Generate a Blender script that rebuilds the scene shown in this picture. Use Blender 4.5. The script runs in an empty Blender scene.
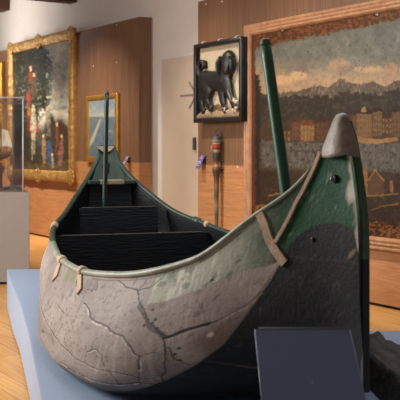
import numpy as np, math
# ---------------------------------------------------------------- boat lines (metres; u bow->stern, v sideways, w up)
def pchip(x, y, q):
    x = np.asarray(x, float); y = np.asarray(y, float); q = np.clip(np.asarray(q, float), x[0], x[-1])
    h = np.diff(x); d = np.diff(y)/h
    m = np.zeros(len(x)); m[0] = d[0]; m[-1] = d[-1]
    for i in range(1, len(x)-1):
        if d[i-1]*d[i] > 0:
            w1 = 2*h[i]+h[i-1]; w2 = h[i]+2*h[i-1]
            m[i] = (w1+w2)/(w1/d[i-1]+w2/d[i])
    k = np.clip(np.searchsorted(x, q, side='right')-1, 0, len(x)-2)
    t = (q-x[k])/h[k]; H = h[k]
    return (y[k]*(2*t**3-3*t**2+1)+H*m[k]*(t**3-2*t**2+t)+y[k+1]*(-2*t**3+3*t**2)+H*m[k+1]*(t**3-t**2))
LB = 5.08
GU = [0,.07,.14,.21,.30,.45,.72,1.17,1.83,2.4,2.97,3.5,4.01,4.35,4.7,4.9,5.02,5.08]
GV = [.03,.05,.08,.112,.165,.265,.44,.645,.765,.77,.73,.68,.60,.48,.30,.16,.07,.03]
GW = [1.275,1.235,1.16,1.08,.993,.885,.683,.566,.512,.497,.494,.51,.554,.615,.786,.947,1.10,1.18]
BU = [0,.14,.3,.45,.72,1.0,1.17,1.5,1.83,2.2,2.9,3.5,4.01,4.35,4.7,4.9,5.08]
BV = [.03,.085,.18,.29,.52,.71,.77,.845,.89,.91,.83,.76,.66,.52,.32,.17,.03]
WBU= [0,.3,.72,1.2,1.9,2.9,4.0,4.7,5.08]; WB=[.75,.5,.3,.2,.16,.22,.25,.45,.75]
CFU= [0,.45,.72,1.0,1.2,1.6,2,3,4.2,5.08]; CF=[.5,.58,.72,.84,.9,.9,.87,.82,.6,.5]
COU= [0,.45,.72,1.0,1.2,2,3.5,4.3,5.08]; CO=[.15,.10,.06,.025,.012,.01,.015,.05,.15]
KU = [0,.3,.6,1.0,1.4,2,3.5,4.2,4.7,5.08]; KW=[.29,.17,.09,.03,.006,.002,.002,.02,.10,.29]
def rake(w):
    return np.interp(w, [0,.8,.9,1.0,1.1,1.2,1.28], [0,0,.006,.03,.06,.10,.155])
def hull(s, t, inset=0.0, far=False):
    """outer skin (port half is v<0, returned positive): s along the boat, t from gunwale (0) to keel (1)"""
    s = np.asarray(s, float); t = np.asarray(t, float)
    vg, wg = pchip(GU, GV, s), pchip(GU, GW, s)
    vb, wb = pchip(BU, BV, s), pchip(WBU, WB, s)
    wk = pchip(KU, KW, s)
    vc = vb*pchip(CFU, CF, s); wc = wk+pchip(COU, CO, s)
    wb = np.minimum(wb, wg-.12*(wg-wk)); wb = np.maximum(wb, wc+.3*(wg-wc))*0.5+wb*0.5
    T = [0, .42, .74, 1.0]
    V = [vg, vb, vc, np.zeros_like(vg)]; W = [wg, wb, wc, wk]
    # Catmull-Rom through four section points with varying knots
    def cr(P):
        m0 = (P[1]-P[0])/(T[1]-T[0])
        m1 = (P[2]-P[0])/(T[2]-T[0]); m2 = (P[3]-P[1])/(T[3]-T[1]); m3 = (P[3]-P[2])/(T[3]-T[2])
        M = [m0, m1, m2, m3]
        out = np.zeros(np.broadcast(s, t).shape)
        for i in range(3):
            h = T[i+1]-T[i]; x = np.clip((t-T[i])/h, 0, 1)
            val = (P[i]*(2*x**3-3*x**2+1)+h*M[i]*(x**3-2*x**2+x)+P[i+1]*(-2*x**3+3*x**2)+h*M[i+1]*(x**3-x**2))
            out = np.where((t >= T[i]) & (t <= T[i+1]+1e-9), val, out)
        return out
    v = np.maximum(cr(V), 0); w = np.maximum(cr(W), .001)
    if far: v = v*pchip([0,.3,.45,.72,1.17,1.5,2.2,5.08],[.45,.55,.62,.62,.70,.84,1,1], s)
    keelw = .013*np.clip(1-s/.5, 0, 1)*(1-.4*t)+.02*np.clip(1-(LB-s)/.4, 0, 1)
    v = np.maximum(v, keelw)
    fb = np.clip(1-s/.55, 0, 1)**1.2; fs = np.clip(1-(LB-s)/.55, 0, 1)**1.2
    u = s+rake(w)*fb-rake(w)*.5*fs
    if inset:
        v = np.maximum(v-inset, 0); w = w+inset*np.clip((t-.3)/.5, 0, 1)
    return u, v, w
BO = np.array([.598, 3.24, .39]); BA = math.atan2(.958, -.286)   # bow foot on the plinth, heading of the axis
AX = np.array([-.286, .958]); AX = AX/np.linalg.norm(AX); BX = np.array([AX[1], -AX[0]])
import bpy, bmesh, random
from mathutils import Vector, Matrix
rng = np.random.default_rng(7); random.seed(7)
sc = bpy.context.scene; col = sc.collection
def lin(c):
    c = np.asarray(c, float)/255.0
    return np.where(c <= .04045, c/12.92, ((c+.055)/1.055)**2.4)
# ================================================================= helpers
def link(name, me, m=None, parent=None):
    o = bpy.data.objects.new(name, me); col.objects.link(o)
    if m is not None and not me.materials: me.materials.append(m)
    if parent is not None: o.parent = parent
    return o
def tag(o, label=None, cat=None, group=None, kind=None):
    if label: o['label'] = label
    if cat: o['category'] = cat
    if group: o['group'] = group
    if kind: o['kind'] = kind
    return o
def thing(name, label, cat, loc, rz=0, group=None):
    o = bpy.data.objects.new(name, None); col.objects.link(o)
    o.location = loc; o.rotation_euler = (0, 0, rz); o.empty_display_size = .1
    return tag(o, label, cat, group)
def mesh(name, v, f, smooth=False):
    me = bpy.data.meshes.new(name); me.from_pydata([tuple(p) for p in v], [], [tuple(q) for q in f]); me.update()
    if smooth: me.shade_smooth()
    return me
def bm_mesh(name, bm, smooth=False):
    bmesh.ops.recalc_face_normals(bm, faces=bm.faces[:])
    me = bpy.data.meshes.new(name); bm.to_mesh(me); bm.free()
    if smooth: me.shade_smooth()
    return me
def box(bm, c, s, bevel=0, M=None):
    r = bmesh.ops.create_cube(bm, size=1, matrix=Matrix.Translation(c) @ Matrix.Diagonal((*s, 1)))
    vs = r['verts']
    if bevel:
        es = list({e for v in vs for e in v.link_edges})
        rb = bmesh.ops.bevel(bm, geom=es, offset=bevel, segments=2, affect='EDGES', profile=.6)
        vs = list({v for f in rb['faces'] for v in f.verts} | {v for v in vs if v.is_valid})
    if M is not None: bmesh.ops.transform(bm, matrix=M, verts=vs)
    return vs
def boxo(name, c, s, m, parent=None, bevel=.004, M=None):
    bm = bmesh.new(); box(bm, c, s, bevel, M); return link(name, bm_mesh(name, bm), m, parent)
def grid_mesh(name, P, colors=None, smooth=True, flip=False):
    """P: (n,m,3)"""
    n, m = P.shape[:2]
    idx = np.arange(n*m).reshape(n, m)
    q = np.stack([idx[:-1, :-1], idx[1:, :-1], idx[1:, 1:], idx[:-1, 1:]], -1).reshape(-1, 4)
    if flip: q = q[:, ::-1]
    me = bpy.data.meshes.new(name)
    me.vertices.add(n*m); me.vertices.foreach_set('co', P.reshape(-1).astype(np.float32))
    k = len(q); me.loops.add(k*4); me.loops.foreach_set('vertex_index', q.reshape(-1).astype(np.int32))
    me.polygons.add(k); me.polygons.foreach_set('loop_start', np.arange(0, k*4, 4, dtype=np.int32))
    me.update(calc_edges=True); me.validate()
    if smooth: me.shade_smooth()
    if colors is not None: set_col(me, colors.reshape(-1, 3))
    return me
def set_col(me, c):
    a = me.color_attributes.new('paint', 'FLOAT_COLOR', 'POINT')
    d = np.ones((len(me.vertices), 4), np.float32); d[:, :3] = c
    a.data.foreach_set('color', d.reshape(-1))
def tube(name, pts, rad, m, parent=None, seg=12, flat=1.0, up=(0, 0, 1)):
    """swept round bar with capped ends"""
    pts = [Vector(p) for p in pts]; n = len(pts)
    if not hasattr(rad, '__len__'): rad = [rad]*n
    V = []; F = []
    prev = None
    for i, p in enumerate(pts):
        t = (pts[min(i+1, n-1)]-pts[max(i-1, 0)]).normalized()
        a = Vector(up).cross(t) if prev is None else prev-prev.dot(t)*t
        if a.length < 1e-4: a = Vector((1, 0, 0)).cross(t)
        a.normalize(); b = t.cross(a); prev = a
        for k in range(seg):
            th = 2*math.pi*k/seg
            V.append(p+a*math.cos(th)*rad[i]+b*math.sin(th)*rad[i]*flat)
    for i in range(n-1):
        for k in range(seg):
            F.append((i*seg+k, i*seg+(k+1) % seg, (i+1)*seg+(k+1) % seg, (i+1)*seg+k))
    F.append(tuple(range(seg))[::-1]); F.append(tuple(range((n-1)*seg, n*seg)))
    return link(name, mesh(name, V, F, True), m, parent)
def lathe(name, prof, m, parent=None, seg=24, colors=None, sq=1.0):
    V = []; F = []; C = []
    for i, (r, z) in enumerate(prof):
        for k in range(seg):
            th = 2*math.pi*k/seg; V.append((r*math.cos(th), r*math.sin(th)*sq, z))
            if colors is not None: C.append(colors[i])
    for i in range(len(prof)-1):
        for k in range(seg):
            F.append((i*seg+k, i*seg+(k+1) % seg, (i+1)*seg+(k+1) % seg, (i+1)*seg+k))
    F.append(tuple(range(seg))[::-1]); F.append(tuple(range((len(prof)-1)*seg, len(prof)*seg)))
    me = mesh(name, V, F, True)
    if colors is not None: set_col(me, np.array(C))
    return link(name, me, m, parent)
# ---------------------------------------------------------------- materials
def mat(name, c, rough=.6, metal=0, noise=0, scale=20, stretch=(1, 1, 1), bump=0, spec=.5, c2=None, attr=False, bscale=None, coat=0):
    m = bpy.data.materials.new(name); m.use_nodes = True
    nt = m.node_tree; b = nt.nodes['Principled BSDF']; L = nt.links.new
    b.inputs['Roughness'].default_value = rough; b.inputs['Metallic'].default_value = metal
    b.inputs['Specular IOR Level'].default_value = spec; b.inputs['Coat Weight'].default_value = coat
    base = lin(c) if c is not None else np.array([1, 1, 1.])
    b.inputs['Base Color'].default_value = (*base, 1)
    tc = nt.nodes.new('ShaderNodeTexCoord'); mp = nt.nodes.new('ShaderNodeMapping'); mp.inputs['Scale'].default_value = stretch
    L(tc.outputs['Object'], mp.inputs['Vector'])
    ns = nt.nodes.new('ShaderNodeTexNoise'); ns.inputs['Scale'].default_value = scale; ns.inputs['Detail'].default_value = 8
    ns.inputs['Roughness'].default_value = .62
    L(mp.outputs[0], ns.inputs['Vector'])
    src = None
    if attr:
        at = nt.nodes.new('ShaderNodeAttribute'); at.attribute_name = 'paint'; src = at.outputs['Color']
        L(src, b.inputs['Base Color'])
    if noise or c2 is not None:
        rp = nt.nodes.new('ShaderNodeValToRGB')
        rp.color_ramp.elements[0].position = .3; rp.color_ramp.elements[1].position = .7
        if c2 is not None and not attr:
            rp.color_ramp.elements[0].color = (*base, 1); rp.color_ramp.elements[1].color = (*lin(c2), 1)
            L(ns.outputs['Fac'], rp.inputs[0]); L(rp.outputs[0], b.inputs['Base Color'])
        else:
            lo, hi = 1-noise, 1+noise
            rp.color_ramp.elements[0].color = (lo/2, lo/2, lo/2, 1); rp.color_ramp.elements[1].color = (hi/2, hi/2, hi/2, 1)
            L(ns.outputs['Fac'], rp.inputs[0])
            mx = nt.nodes.new('ShaderNodeVectorMath'); mx.operation = 'MULTIPLY'
            if attr: L(src, mx.inputs[0])
            else: mx.inputs[0].default_value = tuple(base)
            sc2 = nt.nodes.new('ShaderNodeVectorMath'); sc2.operation = 'SCALE'; sc2.inputs['Scale'].default_value = 2
            L(rp.outputs[0], sc2.inputs[0]); L(sc2.outputs[0], mx.inputs[1]); L(mx.outputs[0], b.inputs['Base Color'])
    if bump:
        bp = nt.nodes.new('ShaderNodeBump'); bp.inputs['Strength'].default_value = bump; bp.inputs['Distance'].default_value = .01
        n2 = ns
        if bscale:
            n2 = nt.nodes.new('ShaderNodeTexNoise'); n2.inputs['Scale'].default_value = bscale; n2.inputs['Detail'].default_value = 6
            L(mp.outputs[0], n2.inputs['Vector'])
        L(n2.outputs['Fac'], bp.inputs['Height']); L(bp.outputs[0], b.inputs['Normal'])
    return m
def wood_mat(name, dark, light, stretch, scale=3.0, rough=.45, wavy=None, split=None):
    """veneer: fine streaks; split = (height, dark2, light2) gives the lower sheet horizontal grain"""
    m = bpy.data.materials.new(name); m.use_nodes = True; nt = m.node_tree; L = nt.links.new
    b = nt.nodes['Principled BSDF']; b.inputs['Roughness'].default_value = rough
    tc = nt.nodes.new('ShaderNodeTexCoord')
    def streak(st, d, l, sc_, dist):
        mp = nt.nodes.new('ShaderNodeMapping'); mp.inputs['Scale'].default_value = st; L(tc.outputs['Object'], mp.inputs['Vector'])
        n1 = nt.nodes.new('ShaderNodeTexNoise'); n1.inputs['Scale'].default_value = sc_; n1.inputs['Detail'].default_value = 7
        n1.inputs['Roughness'].default_value = .6; n1.inputs['Distortion'].default_value = dist
        L(mp.outputs[0], n1.inputs['Vector'])
        rp = nt.nodes.new('ShaderNodeValToRGB'); rp.color_ramp.elements[0].position = .32; rp.color_ramp.elements[1].position = .68
        rp.color_ramp.elements[0].color = (*lin(d), 1); rp.color_ramp.elements[1].color = (*lin(l), 1)
        L(n1.outputs['Fac'], rp.inputs[0]); return rp.outputs[0]
    o = streak(stretch, dark, light, scale, .3)
    if split:
        h, d2, l2, st2 = split
        o2 = streak(st2, d2, l2, scale, 1.2)
        sx = nt.nodes.new('ShaderNodeSeparateXYZ'); L(tc.outputs['Object'], sx.inputs[0])
        gt = nt.nodes.new('ShaderNodeMath'); gt.operation = 'GREATER_THAN'; gt.inputs[1].default_value = h; L(sx.outputs['Z'], gt.inputs[0])
        mx = nt.nodes.new('ShaderNodeMix'); mx.data_type = 'RGBA'
        L(gt.outputs[0], mx.inputs['Factor']); L(o2, mx.inputs['A']); L(o, mx.inputs['B']); o = mx.outputs['Result']
    L(o, b.inputs['Base Color']); return m
def floor_mat():
    m = bpy.data.materials.new('floor_boards'); m.use_nodes = True; nt = m.node_tree; L = nt.links.new
    b = nt.nodes['Principled BSDF']; b.inputs['Roughness'].default_value = .38
    tc = nt.nodes.new('ShaderNodeTexCoord'); mp = nt.nodes.new('ShaderNodeMapping'); mp.inputs['Rotation'].default_value = (0, 0, math.radians(57))
    L(tc.outputs['Object'], mp.inputs['Vector'])
    br = nt.nodes.new('ShaderNodeTexBrick'); br.inputs['Scale'].default_value = 1; br.inputs['Brick Width'].default_value = 1.6; br.inputs['Row Height'].default_value = .16
    br.inputs['Mortar Size'].default_value = .002; br.inputs['Bias'].default_value = 0
    br.inputs['Color1'].default_value = (*lin((196, 142, 78)), 1); br.inputs['Color2'].default_value = (*lin((214, 164, 98)), 1); br.inputs['Mortar'].default_value = (*lin((120, 82, 45)), 1)
    L(mp.outputs[0], br.inputs['Vector'])
    m2 = nt.nodes.new('ShaderNodeMapping'); m2.inputs['Scale'].default_value = (1.2, 22, 1); L(mp.outputs[0], m2.inputs['Vector'])
    ns = nt.nodes.new('ShaderNodeTexNoise'); ns.inputs['Scale'].default_value = 2; ns.inputs['Detail'].default_value = 6; L(m2.outputs[0], ns.inputs['Vector'])
    rp = nt.nodes.new('ShaderNodeValToRGB'); rp.color_ramp.elements[0].color = (.72, .66, .6, 1); rp.color_ramp.elements[1].color = (1.0, 1.0, 1.0, 1)
    rp.color_ramp.elements[0].position = .3; rp.color_ramp.elements[1].position = .65
    L(ns.outputs['Fac'], rp.inputs[0])
    mx = nt.nodes.new('ShaderNodeMix'); mx.data_type = 'RGBA'; mx.blend_type = 'MULTIPLY'; mx.inputs['Factor'].default_value = 1
    L(br.outputs['Color'], mx.inputs['A']); L(rp.outputs[0], mx.inputs['B']); L(mx.outputs['Result'], b.inputs['Base Color'])
    return m
def glass_mat(name, tint=(.97, .98, .98), refl=1.0):
    m = bpy.data.materials.new(name); m.use_nodes = True; nt = m.node_tree; L = nt.links.new
    nt.nodes.remove(nt.nodes['Principled BSDF']); out = nt.nodes['Material Output']
    tr = nt.nodes.new('ShaderNodeBsdfTransparent'); tr.inputs[0].default_value = (*tint, 1)
    gl = nt.nodes.new('ShaderNodeBsdfGlossy'); gl.inputs['Roughness'].default_value = .03
    fr = nt.nodes.new('ShaderNodeFresnel'); fr.inputs[0].default_value = 1.45
    mu = nt.nodes.new('ShaderNodeMath'); mu.operation = 'MULTIPLY'; mu.inputs[1].default_value = refl; L(fr.outputs[0], mu.inputs[0])
    mx = nt.nodes.new('ShaderNodeMixShader'); L(mu.outputs[0], mx.inputs[0]); L(tr.outputs[0], mx.inputs[1]); L(gl.outputs[0], mx.inputs[2]); L(mx.outputs[0], out.inputs[0])
    return m
# ---------------------------------------------------------------- numpy noise and painting
def vnoise(x, y, seed=0):
    x = np.asarray(x, float); y = np.asarray(y, float)
    xi = np.floor(x).astype(np.int64); yi = np.floor(y).astype(np.int64); fx = x-xi; fy = y-yi
    fx = fx*fx*(3-2*fx); fy = fy*fy*(3-2*fy)
    def h(a, b):
        n = (a*374761393+b*668265263+seed*974711) & 0x7fffffff
        n = ((n ^ (n >> 13))*1274126177) & 0x7fffffff
        return ((n ^ (n >> 16)) & 0xffff)/65535.0
    return (h(xi, yi)*(1-fx)+h(xi+1, yi)*fx)*(1-fy)+(h(xi, yi+1)*(1-fx)+h(xi+1, yi+1)*fx)*fy
def fbm(x, y, oct=4, seed=0):
    s = 0; a = .5; t = 0
    for i in range(oct): s = s+a*vnoise(x*2**i, y*2**i, seed+i*17); t += a; a *= .5
    return s/t
def poly_mask(x, y, pts, soft=.8):
    pts = np.asarray(pts, float); ins = np.zeros(x.shape, bool); d2 = np.full(x.shape, 1e9)
    for i in range(len(pts)):
        (x0, y0), (x1, y1) = pts[i], pts[(i+1) % len(pts)]
        if y0 != y1:
            c = ((y0 > y) != (y1 > y)) & (x < (x1-x0)*(y-y0)/(y1-y0)+x0); ins ^= c
        dx, dy = x1-x0, y1-y0; l = dx*dx+dy*dy+1e-12
        u = np.clip(((x-x0)*dx+(y-y0)*dy)/l, 0, 1); d2 = np.minimum(d2, (x-x0-u*dx)**2+(y-y0-u*dy)**2)
    d = np.sqrt(d2)*np.where(ins, 1, -1); return np.clip(d/soft+.5, 0, 1)
def line_dist(x, y, pts):
    d2 = np.full(x.shape, 1e9)
    for (x0, y0), (x1, y1) in zip(pts[:-1], pts[1:]):
        dx, dy = x1-x0, y1-y0; l = dx*dx+dy*dy+1e-12
        u = np.clip(((x-x0)*dx+(y-y0)*dy)/l, 0, 1); d2 = np.minimum(d2, (x-x0-u*dx)**2+(y-y0-u*dy)**2)
    return np.sqrt(d2)
def ell(x, y, cx, cy, rx, ry, soft=.25):
    return np.clip((1-np.sqrt(((x-cx)/rx)**2+((y-cy)/ry)**2))/soft+.5, 0, 1)
def put(C, m, c):
    m = np.asarray(m)[..., None]; C[...] = C*(1-m)+lin(c)*m
# ================================================================= room frame
H = 1.55; FP = 900.0
TH = math.atan2(-.8385, .545); X0, Y0 = -.868, 12.81
def q_at(px, off=0.0):
    k = (px-200)/FP; a = X0-.8385*off; b = Y0-.545*off
    return (k*b-a)/(.545+.8385*k)
def wp(q, off=0.0): return (X0+.545*q-.8385*off, Y0-.8385*q-.545*off)
def z_at(px, py, off=0.0):
    x, y = wp(q_at(px, off), off); return H+(148-py)*y/FP
def qz(px, py, off=0.0): return q_at(px, off), z_at(px, py, off)
def to_px(q, Z, off=0.0):
    X = X0+.545*q-.8385*off; Y = Y0-.8385*q-.545*off
    return 200+FP*X/Y, 148+(H-Z)*FP/Y
def on_wall(name, label, cat, px0, px1, zb, off=0.0, group=None, pxo=None):
    f_ = off+(pxo or 0); q0, q1 = q_at(px0, f_), q_at(px1, f_); x, y = wp((q0+q1)/2, off)
    return thing(name, label, cat, (x, y, zb), TH, group), q1-q0, (q0+q1)/2
M_white = mat('white_plaster', (200, 190, 180), .85, noise=.04, scale=3, bump=.05, bscale=60)
M_veneer = wood_mat('wall_veneer', (92, 64, 45), (126, 92, 66), (26, 26, .55), 2.2, .42, split=(1.34, (146, 98, 62), (184, 131, 86), (.9, .9, 16)))  # lower sheet lightened: the brighter light low on the wall is in its colour
M_moulding = wood_mat('moulding_wood', (140, 98, 66), (170, 124, 88), (3, 3, 3), 4, .45)
M_dark = mat('dark_gap', (22, 18, 15), .8)
M_beam = wood_mat('beam_timber', (60, 36, 22), (92, 58, 36), (3, 20, 20), 2, .7)
M_alu = mat('aluminium_strip', (176, 172, 168), .35, metal=.6)
fl = boxo('floor', (0, 6, -.05), (34, 34, .1), floor_mat(), bevel=0); tag(fl, kind='structure')
ce = boxo('ceiling', (0, 6, 4.65), (34, 34, .1), M_white, bevel=0); tag(ce, kind='structure')
def wall_slab(name, qa, qb, off_f, off_b, za, zb, m, bevel=.003):
    """vertical slab standing along the wall line; front at off_f, back at off_b (both towards the viewer)"""
    x, y = wp((qa+qb)/2, (off_f+off_b)/2)
    o = boxo(name, (0, 0, (za+zb)/2), (qb-qa, abs(off_f-off_b), zb-za), m, bevel=bevel)
    o.location = (x, y, 0); o.rotation_euler = (0, 0, TH); return tag(o, kind='structure')
TOPZ = 3.42
qR = q_at(198)
wall_slab('wall_back', -14, 11, -.226, -.5, 0, 4.6, M_white)
wall_slab('wall_left', -13.9, 0, 0, -.22, .03, TOPZ, M_veneer)
wall_slab('wall_right', qR, 10.9, 0, -.22, .03, TOPZ, M_veneer)
wall_slab('gap_shade_left', -13.9, -.01, -.03, -.2, 0, .03, M_dark, 0)  # dark strips stand in for the shaded gap under both panellings
wall_slab('gap_shade_right', qR+.01, 10.9, -.03, -.2, 0, .03, M_dark, 0)
# metal corner strip where the left panelling ends
wall_slab('trim_1', -.002, .012, -.205, -.224, .03, TOPZ-.02, M_alu, .001)
# side walls closing the hall
def side_wall(name, q, m):
    x, y = wp(q, 6.0); o = boxo(name, (0, 0, 2.3), (.2, 13.2, 4.6), m, bevel=0); o.location = (x, y, 0); o.rotation_euler = (0, 0, TH); return tag(o, kind='structure')
side_wall('wall_end', -14.0, M_white)
# ceiling beams running out from the white wall
def beam(name, px, py, wid, hgt):
    q = q_at(px, -.226); z = z_at(px, py, -.226); x, y = wp(q-wid/2, 2.6)
    o = boxo(name, (0, 0, z+hgt/2), (wid, 5.7, hgt), M_beam, bevel=.01); o.location = (x, y, 0); o.rotation_euler = (0, 0, TH); tag(o, kind='structure')
beam('trim_2', 77, 2.2, .26, .34); beam('trim_3', 10, 10, .4, .3)
# flush door in the white wall
qa, zt = qz(163, 60, -.226); qb = qR+.3
dr = wall_slab('door_1', qa, qb, -.205, -.24, 0.01, zt, mat('door_paint', (186, 168, 148), .6, noise=.03, scale=5)); 
# ================================================================= wall pictures
def frame_mesh(name, w, h, prof, n=60, orn=None):
    """mitred picture frame; prof: (inset, projection) list; local x along wall, y into wall, z up from 0"""
    P = []
    for d, p in prof:
        x0, x1, z0, z1 = -w/2+d, w/2-d, d, h-d
        ring = []
        for (a, b) in (((x0, z0), (x1, z0)), ((x1, z0), (x1, z1)), ((x1, z1), (x0, z1)), ((x0, z1), (x0, z0))):
            for k in range(n):
                t = k/n; ring.append((a[0]+(b[0]-a[0])*t, -p, a[1]+(b[1]-a[1])*t))
        ring.append(ring[0]); P.append(ring)
    P = np.array(P)
    if orn is not None: P = orn(P)
    return grid_mesh(name, P.transpose(1, 0, 2), smooth=orn is not None)
def gilt_orn(seed, amp):
    def f(P):
        m = np.zeros(P.shape[0]); m[2:-2] = 1
        nx = P[..., 0]*18; nz = P[..., 2]*18
        P = P.copy(); P[..., 1] -= amp*(fbm(nx+50, nz+50, 4, seed)-.4)*m[:, None]*2; return P
    return f
def canvas_obj(parent, w, h, paint, nx, nz, y=-.02, name='canvas', m=None, x0=0, zb=0):
    """flat painted canvas: paint(local x, local z) -> linear rgb"""
    xs = np.linspace(-w/2, w/2, nx); zs = np.linspace(0, h, nz)
    X, Z = np.meshgrid(xs, zs, indexing='ij'); C = paint(X, Z)
    P = np.stack([X+x0, np.full_like(X, y), Z+zb], -1)
    return link(name, grid_mesh(name, P, C, smooth=False), m or M_canvas, parent)
M_canvas = mat('oil_paint', None, .42, noise=.10, scale=60, attr=True, bump=.12, bscale=90, spec=.15)
M_gilt = mat('gilding', (150, 108, 54), .42, metal=.5, c2=(196, 152, 86), scale=14, bump=.5, bscale=60)
M_gilt2 = mat('gilding_plain', (178, 124, 48), .35, metal=.7, c2=(206, 156, 74), scale=8, bump=.1, bscale=50)
# ---- equestrian scene in the carved gilt frame
def paint_left(qc, zb0):
    def f(X, Z):
        x, y = to_px(qc+X, zb0+Z); C = np.zeros(x.shape+(3,)); x = x+2.2*(fbm(x/1.6, y/2.5, 3, 15)-.5); y = y+3*(fbm(x/2, y/2, 3, 16)-.5)
        n = fbm(x/6, y/6, 5, 3); n2 = fbm(x/2.2, y/2.2, 4, 9)
        C[...] = lin((138, 138, 130))
        put(C, np.clip((y-70)/60, 0, 1), (184, 178, 158)); put(C, np.clip((n-.5)*4, 0, 1)*.6*(y < 120), (172, 164, 146))
        put(C, np.clip((.45-n)*4, 0, 1)*.5*(y < 110), (76, 80, 82))
        put(C, np.clip((y-118)/14, 0, 1), (66, 66, 58))
        tree = (38, 38, 28)
        for cx, cy, rx, ry in ((18, 66, 13, 26), (24, 100, 12, 60), (36, 60, 14, 14), (42, 56, 9, 10), (44, 68, 8, 12), (36, 90, 10, 34), (46, 92, 6, 18), (20, 140, 14, 40)):
            put(C, np.clip(ell(x+15*(n2-.5), y+12*(n-.5)+9*(n2-.5), cx, cy, rx, ry, .35)*np.clip((n2-.24)*6, .55, 1), 0, 1), tree)
        put(C, np.clip((n2-.62)*6, 0, 1)*.5*(x < 48)*(y < 100), (92, 88, 58))
        put(C, np.clip((y-140)/8+(n-.5)*2, 0, 1)*.85, (50, 44, 34)); put(C, np.clip((y-160)/6+(n2-.5)*2, 0, 1)*.7, (88, 72, 46))
        # dark crowd at the right
        put(C, ell(x+4*(n2-.5), y+4*(n2-.5), 62, 140, 9, 22, .4), (60, 48, 38)); put(C, ell(x, y, 52, 132, 6, 18, .4), (56, 50, 44))
        # white horse seen from the front
        for p, c in ((((33.5, 104), (36.5, 106), (37, 116), (38, 128), (36, 140), (33, 140), (31.5, 128), (32.5, 114)), (196, 184, 156)),
                     (((33, 138), (34.6, 138), (34.2, 160), (33, 160)), (178, 166, 138)), (((35.2, 138), (36.8, 138), (36.2, 154), (35.2, 154)), (170, 158, 132)),
                     (((28, 92), (31, 88), (32.5, 100), (31, 108), (28.5, 104)), (150, 58, 52)), (((30, 72), (33, 69), (34.5, 74), (34, 84), (30.5, 84)), (150, 62, 40)),
                     (((33.5, 78), (37.5, 76), (38.5, 92), (35, 98), (32.5, 92)), (92, 72, 50)), (((29, 106), (32.5, 108), (32, 118), (29, 116)), (176, 108, 52)),
                     (((28, 117), (32, 117), (32, 138), (28.5, 138)), (120, 52, 40)), (((38, 122), (40.5, 122), (40.8, 136), (38, 138)), (150, 62, 50)),
                     (((47.5, 112), (50, 108), (52, 116), (53, 124), (50.5, 126), (47, 124)), (160, 150, 132)), (((48, 126), (52, 124), (53, 136), (48, 136)), (122, 114, 104)),
                     (((49, 140), (52, 141), (56, 160), (50, 165), (47.5, 156)), (74, 92, 128)), (((44, 138), (47, 137), (47.5, 160), (45, 166), (43.5, 152)), (172, 140, 104)),
                     (((61, 142), (64.5, 136), (65, 152), (63, 166), (60, 165), (59.5, 154)), (160, 104, 92)), (((57, 128), (60, 124), (60, 142), (57.5, 156)), (134, 84, 56)),
                     (((53, 156), (55, 155), (56, 168), (53, 168)), (176, 160, 130))):
            put(C, poly_mask(x, y, p, .9)*np.clip(.2+1.0*n2, 0, .9), tuple(k_*.82 for k_ in c))
        for cx, cy, r in ((32.2, 68.5, 1.5), (49, 108.5, 1.1), (44.8, 136, 1.2), (63.5, 136, 1.3), (58.8, 124.5, 1.1), (54, 154.5, 1.0), (35.5, 75, 1.2)):
            put(C, ell(x, y, cx, cy, r, r*1.6, .5), (190, 146, 112))
        put(C, (np.abs(line_dist(x, y, [(31.5, 130), (33.5, 132), (36, 129)])) < .5)*.8, (170, 70, 40))
        return C*(.70+.74*n2[..., None])
    return f
def carved_picture(px0, px1, zb, zt, label, fw, amp, gm, paintf, nx, nz, cat='painting', name='framed_painting', orn=True, lumps=True):
    root, w, qc = on_wall(name, label, cat, px0, px1, zb, pxo=.07); h = zt-zb
    dk = 1 if orn else .65; prof = [(0, 0), (0, .05*dk), (fw*.12, .085*dk), (fw*.35, .07*dk), (fw*.6, .09*dk), (fw*.82, .05*dk), (fw*.93, .055*dk), (fw, .03), (fw, .0)]
    me = frame_mesh('frame', w, h, prof, 110, gilt_orn(5, amp) if orn else None)
    fr = link('frame', me, gm, root)
    if lumps:
        for i, (cx, cz) in enumerate(((-w/2+fw*.5, fw*.5), (w/2-fw*.5, fw*.5), (-w/2+fw*.5, h-fw*.5), (w/2-fw*.5, h-fw*.5), (0, fw*.45), (0, h-fw*.45))):
            bm = bmesh.new()
            for k in range(9):
                a = k*2*math.pi/8; r = fw*(.5 if k < 8 else 0); s = fw*(.26 if k < 8 else .34)
                bmesh.ops.create_icosphere(bm, subdivisions=2, radius=s, matrix=Matrix.Translation((cx+r*math.cos(a)*1.25, -.07, cz+r*math.sin(a)*1.0)) @ Matrix.Diagonal((1, .28, 1, 1)))
            link('carved_ornament', bm_mesh('carved_ornament', bm, True), gm, fr)
    canvas_obj(root, w-2*fw+.02, h-2*fw+.02, paintf(qc, zb+fw-.01), nx, nz, -.028, zb=fw-.01)
    boxo('backing_board', (0, -.012, h/2), (w-.06, .02, h-.06), M_dark, root, 0)
    return root, w, h, qc
carved_picture(8, 72.6, .985, 3.49, 'large old painting of a rider on a white horse in a carved gilt frame', .18, .022, M_gilt, paint_left, 240, 300)
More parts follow.
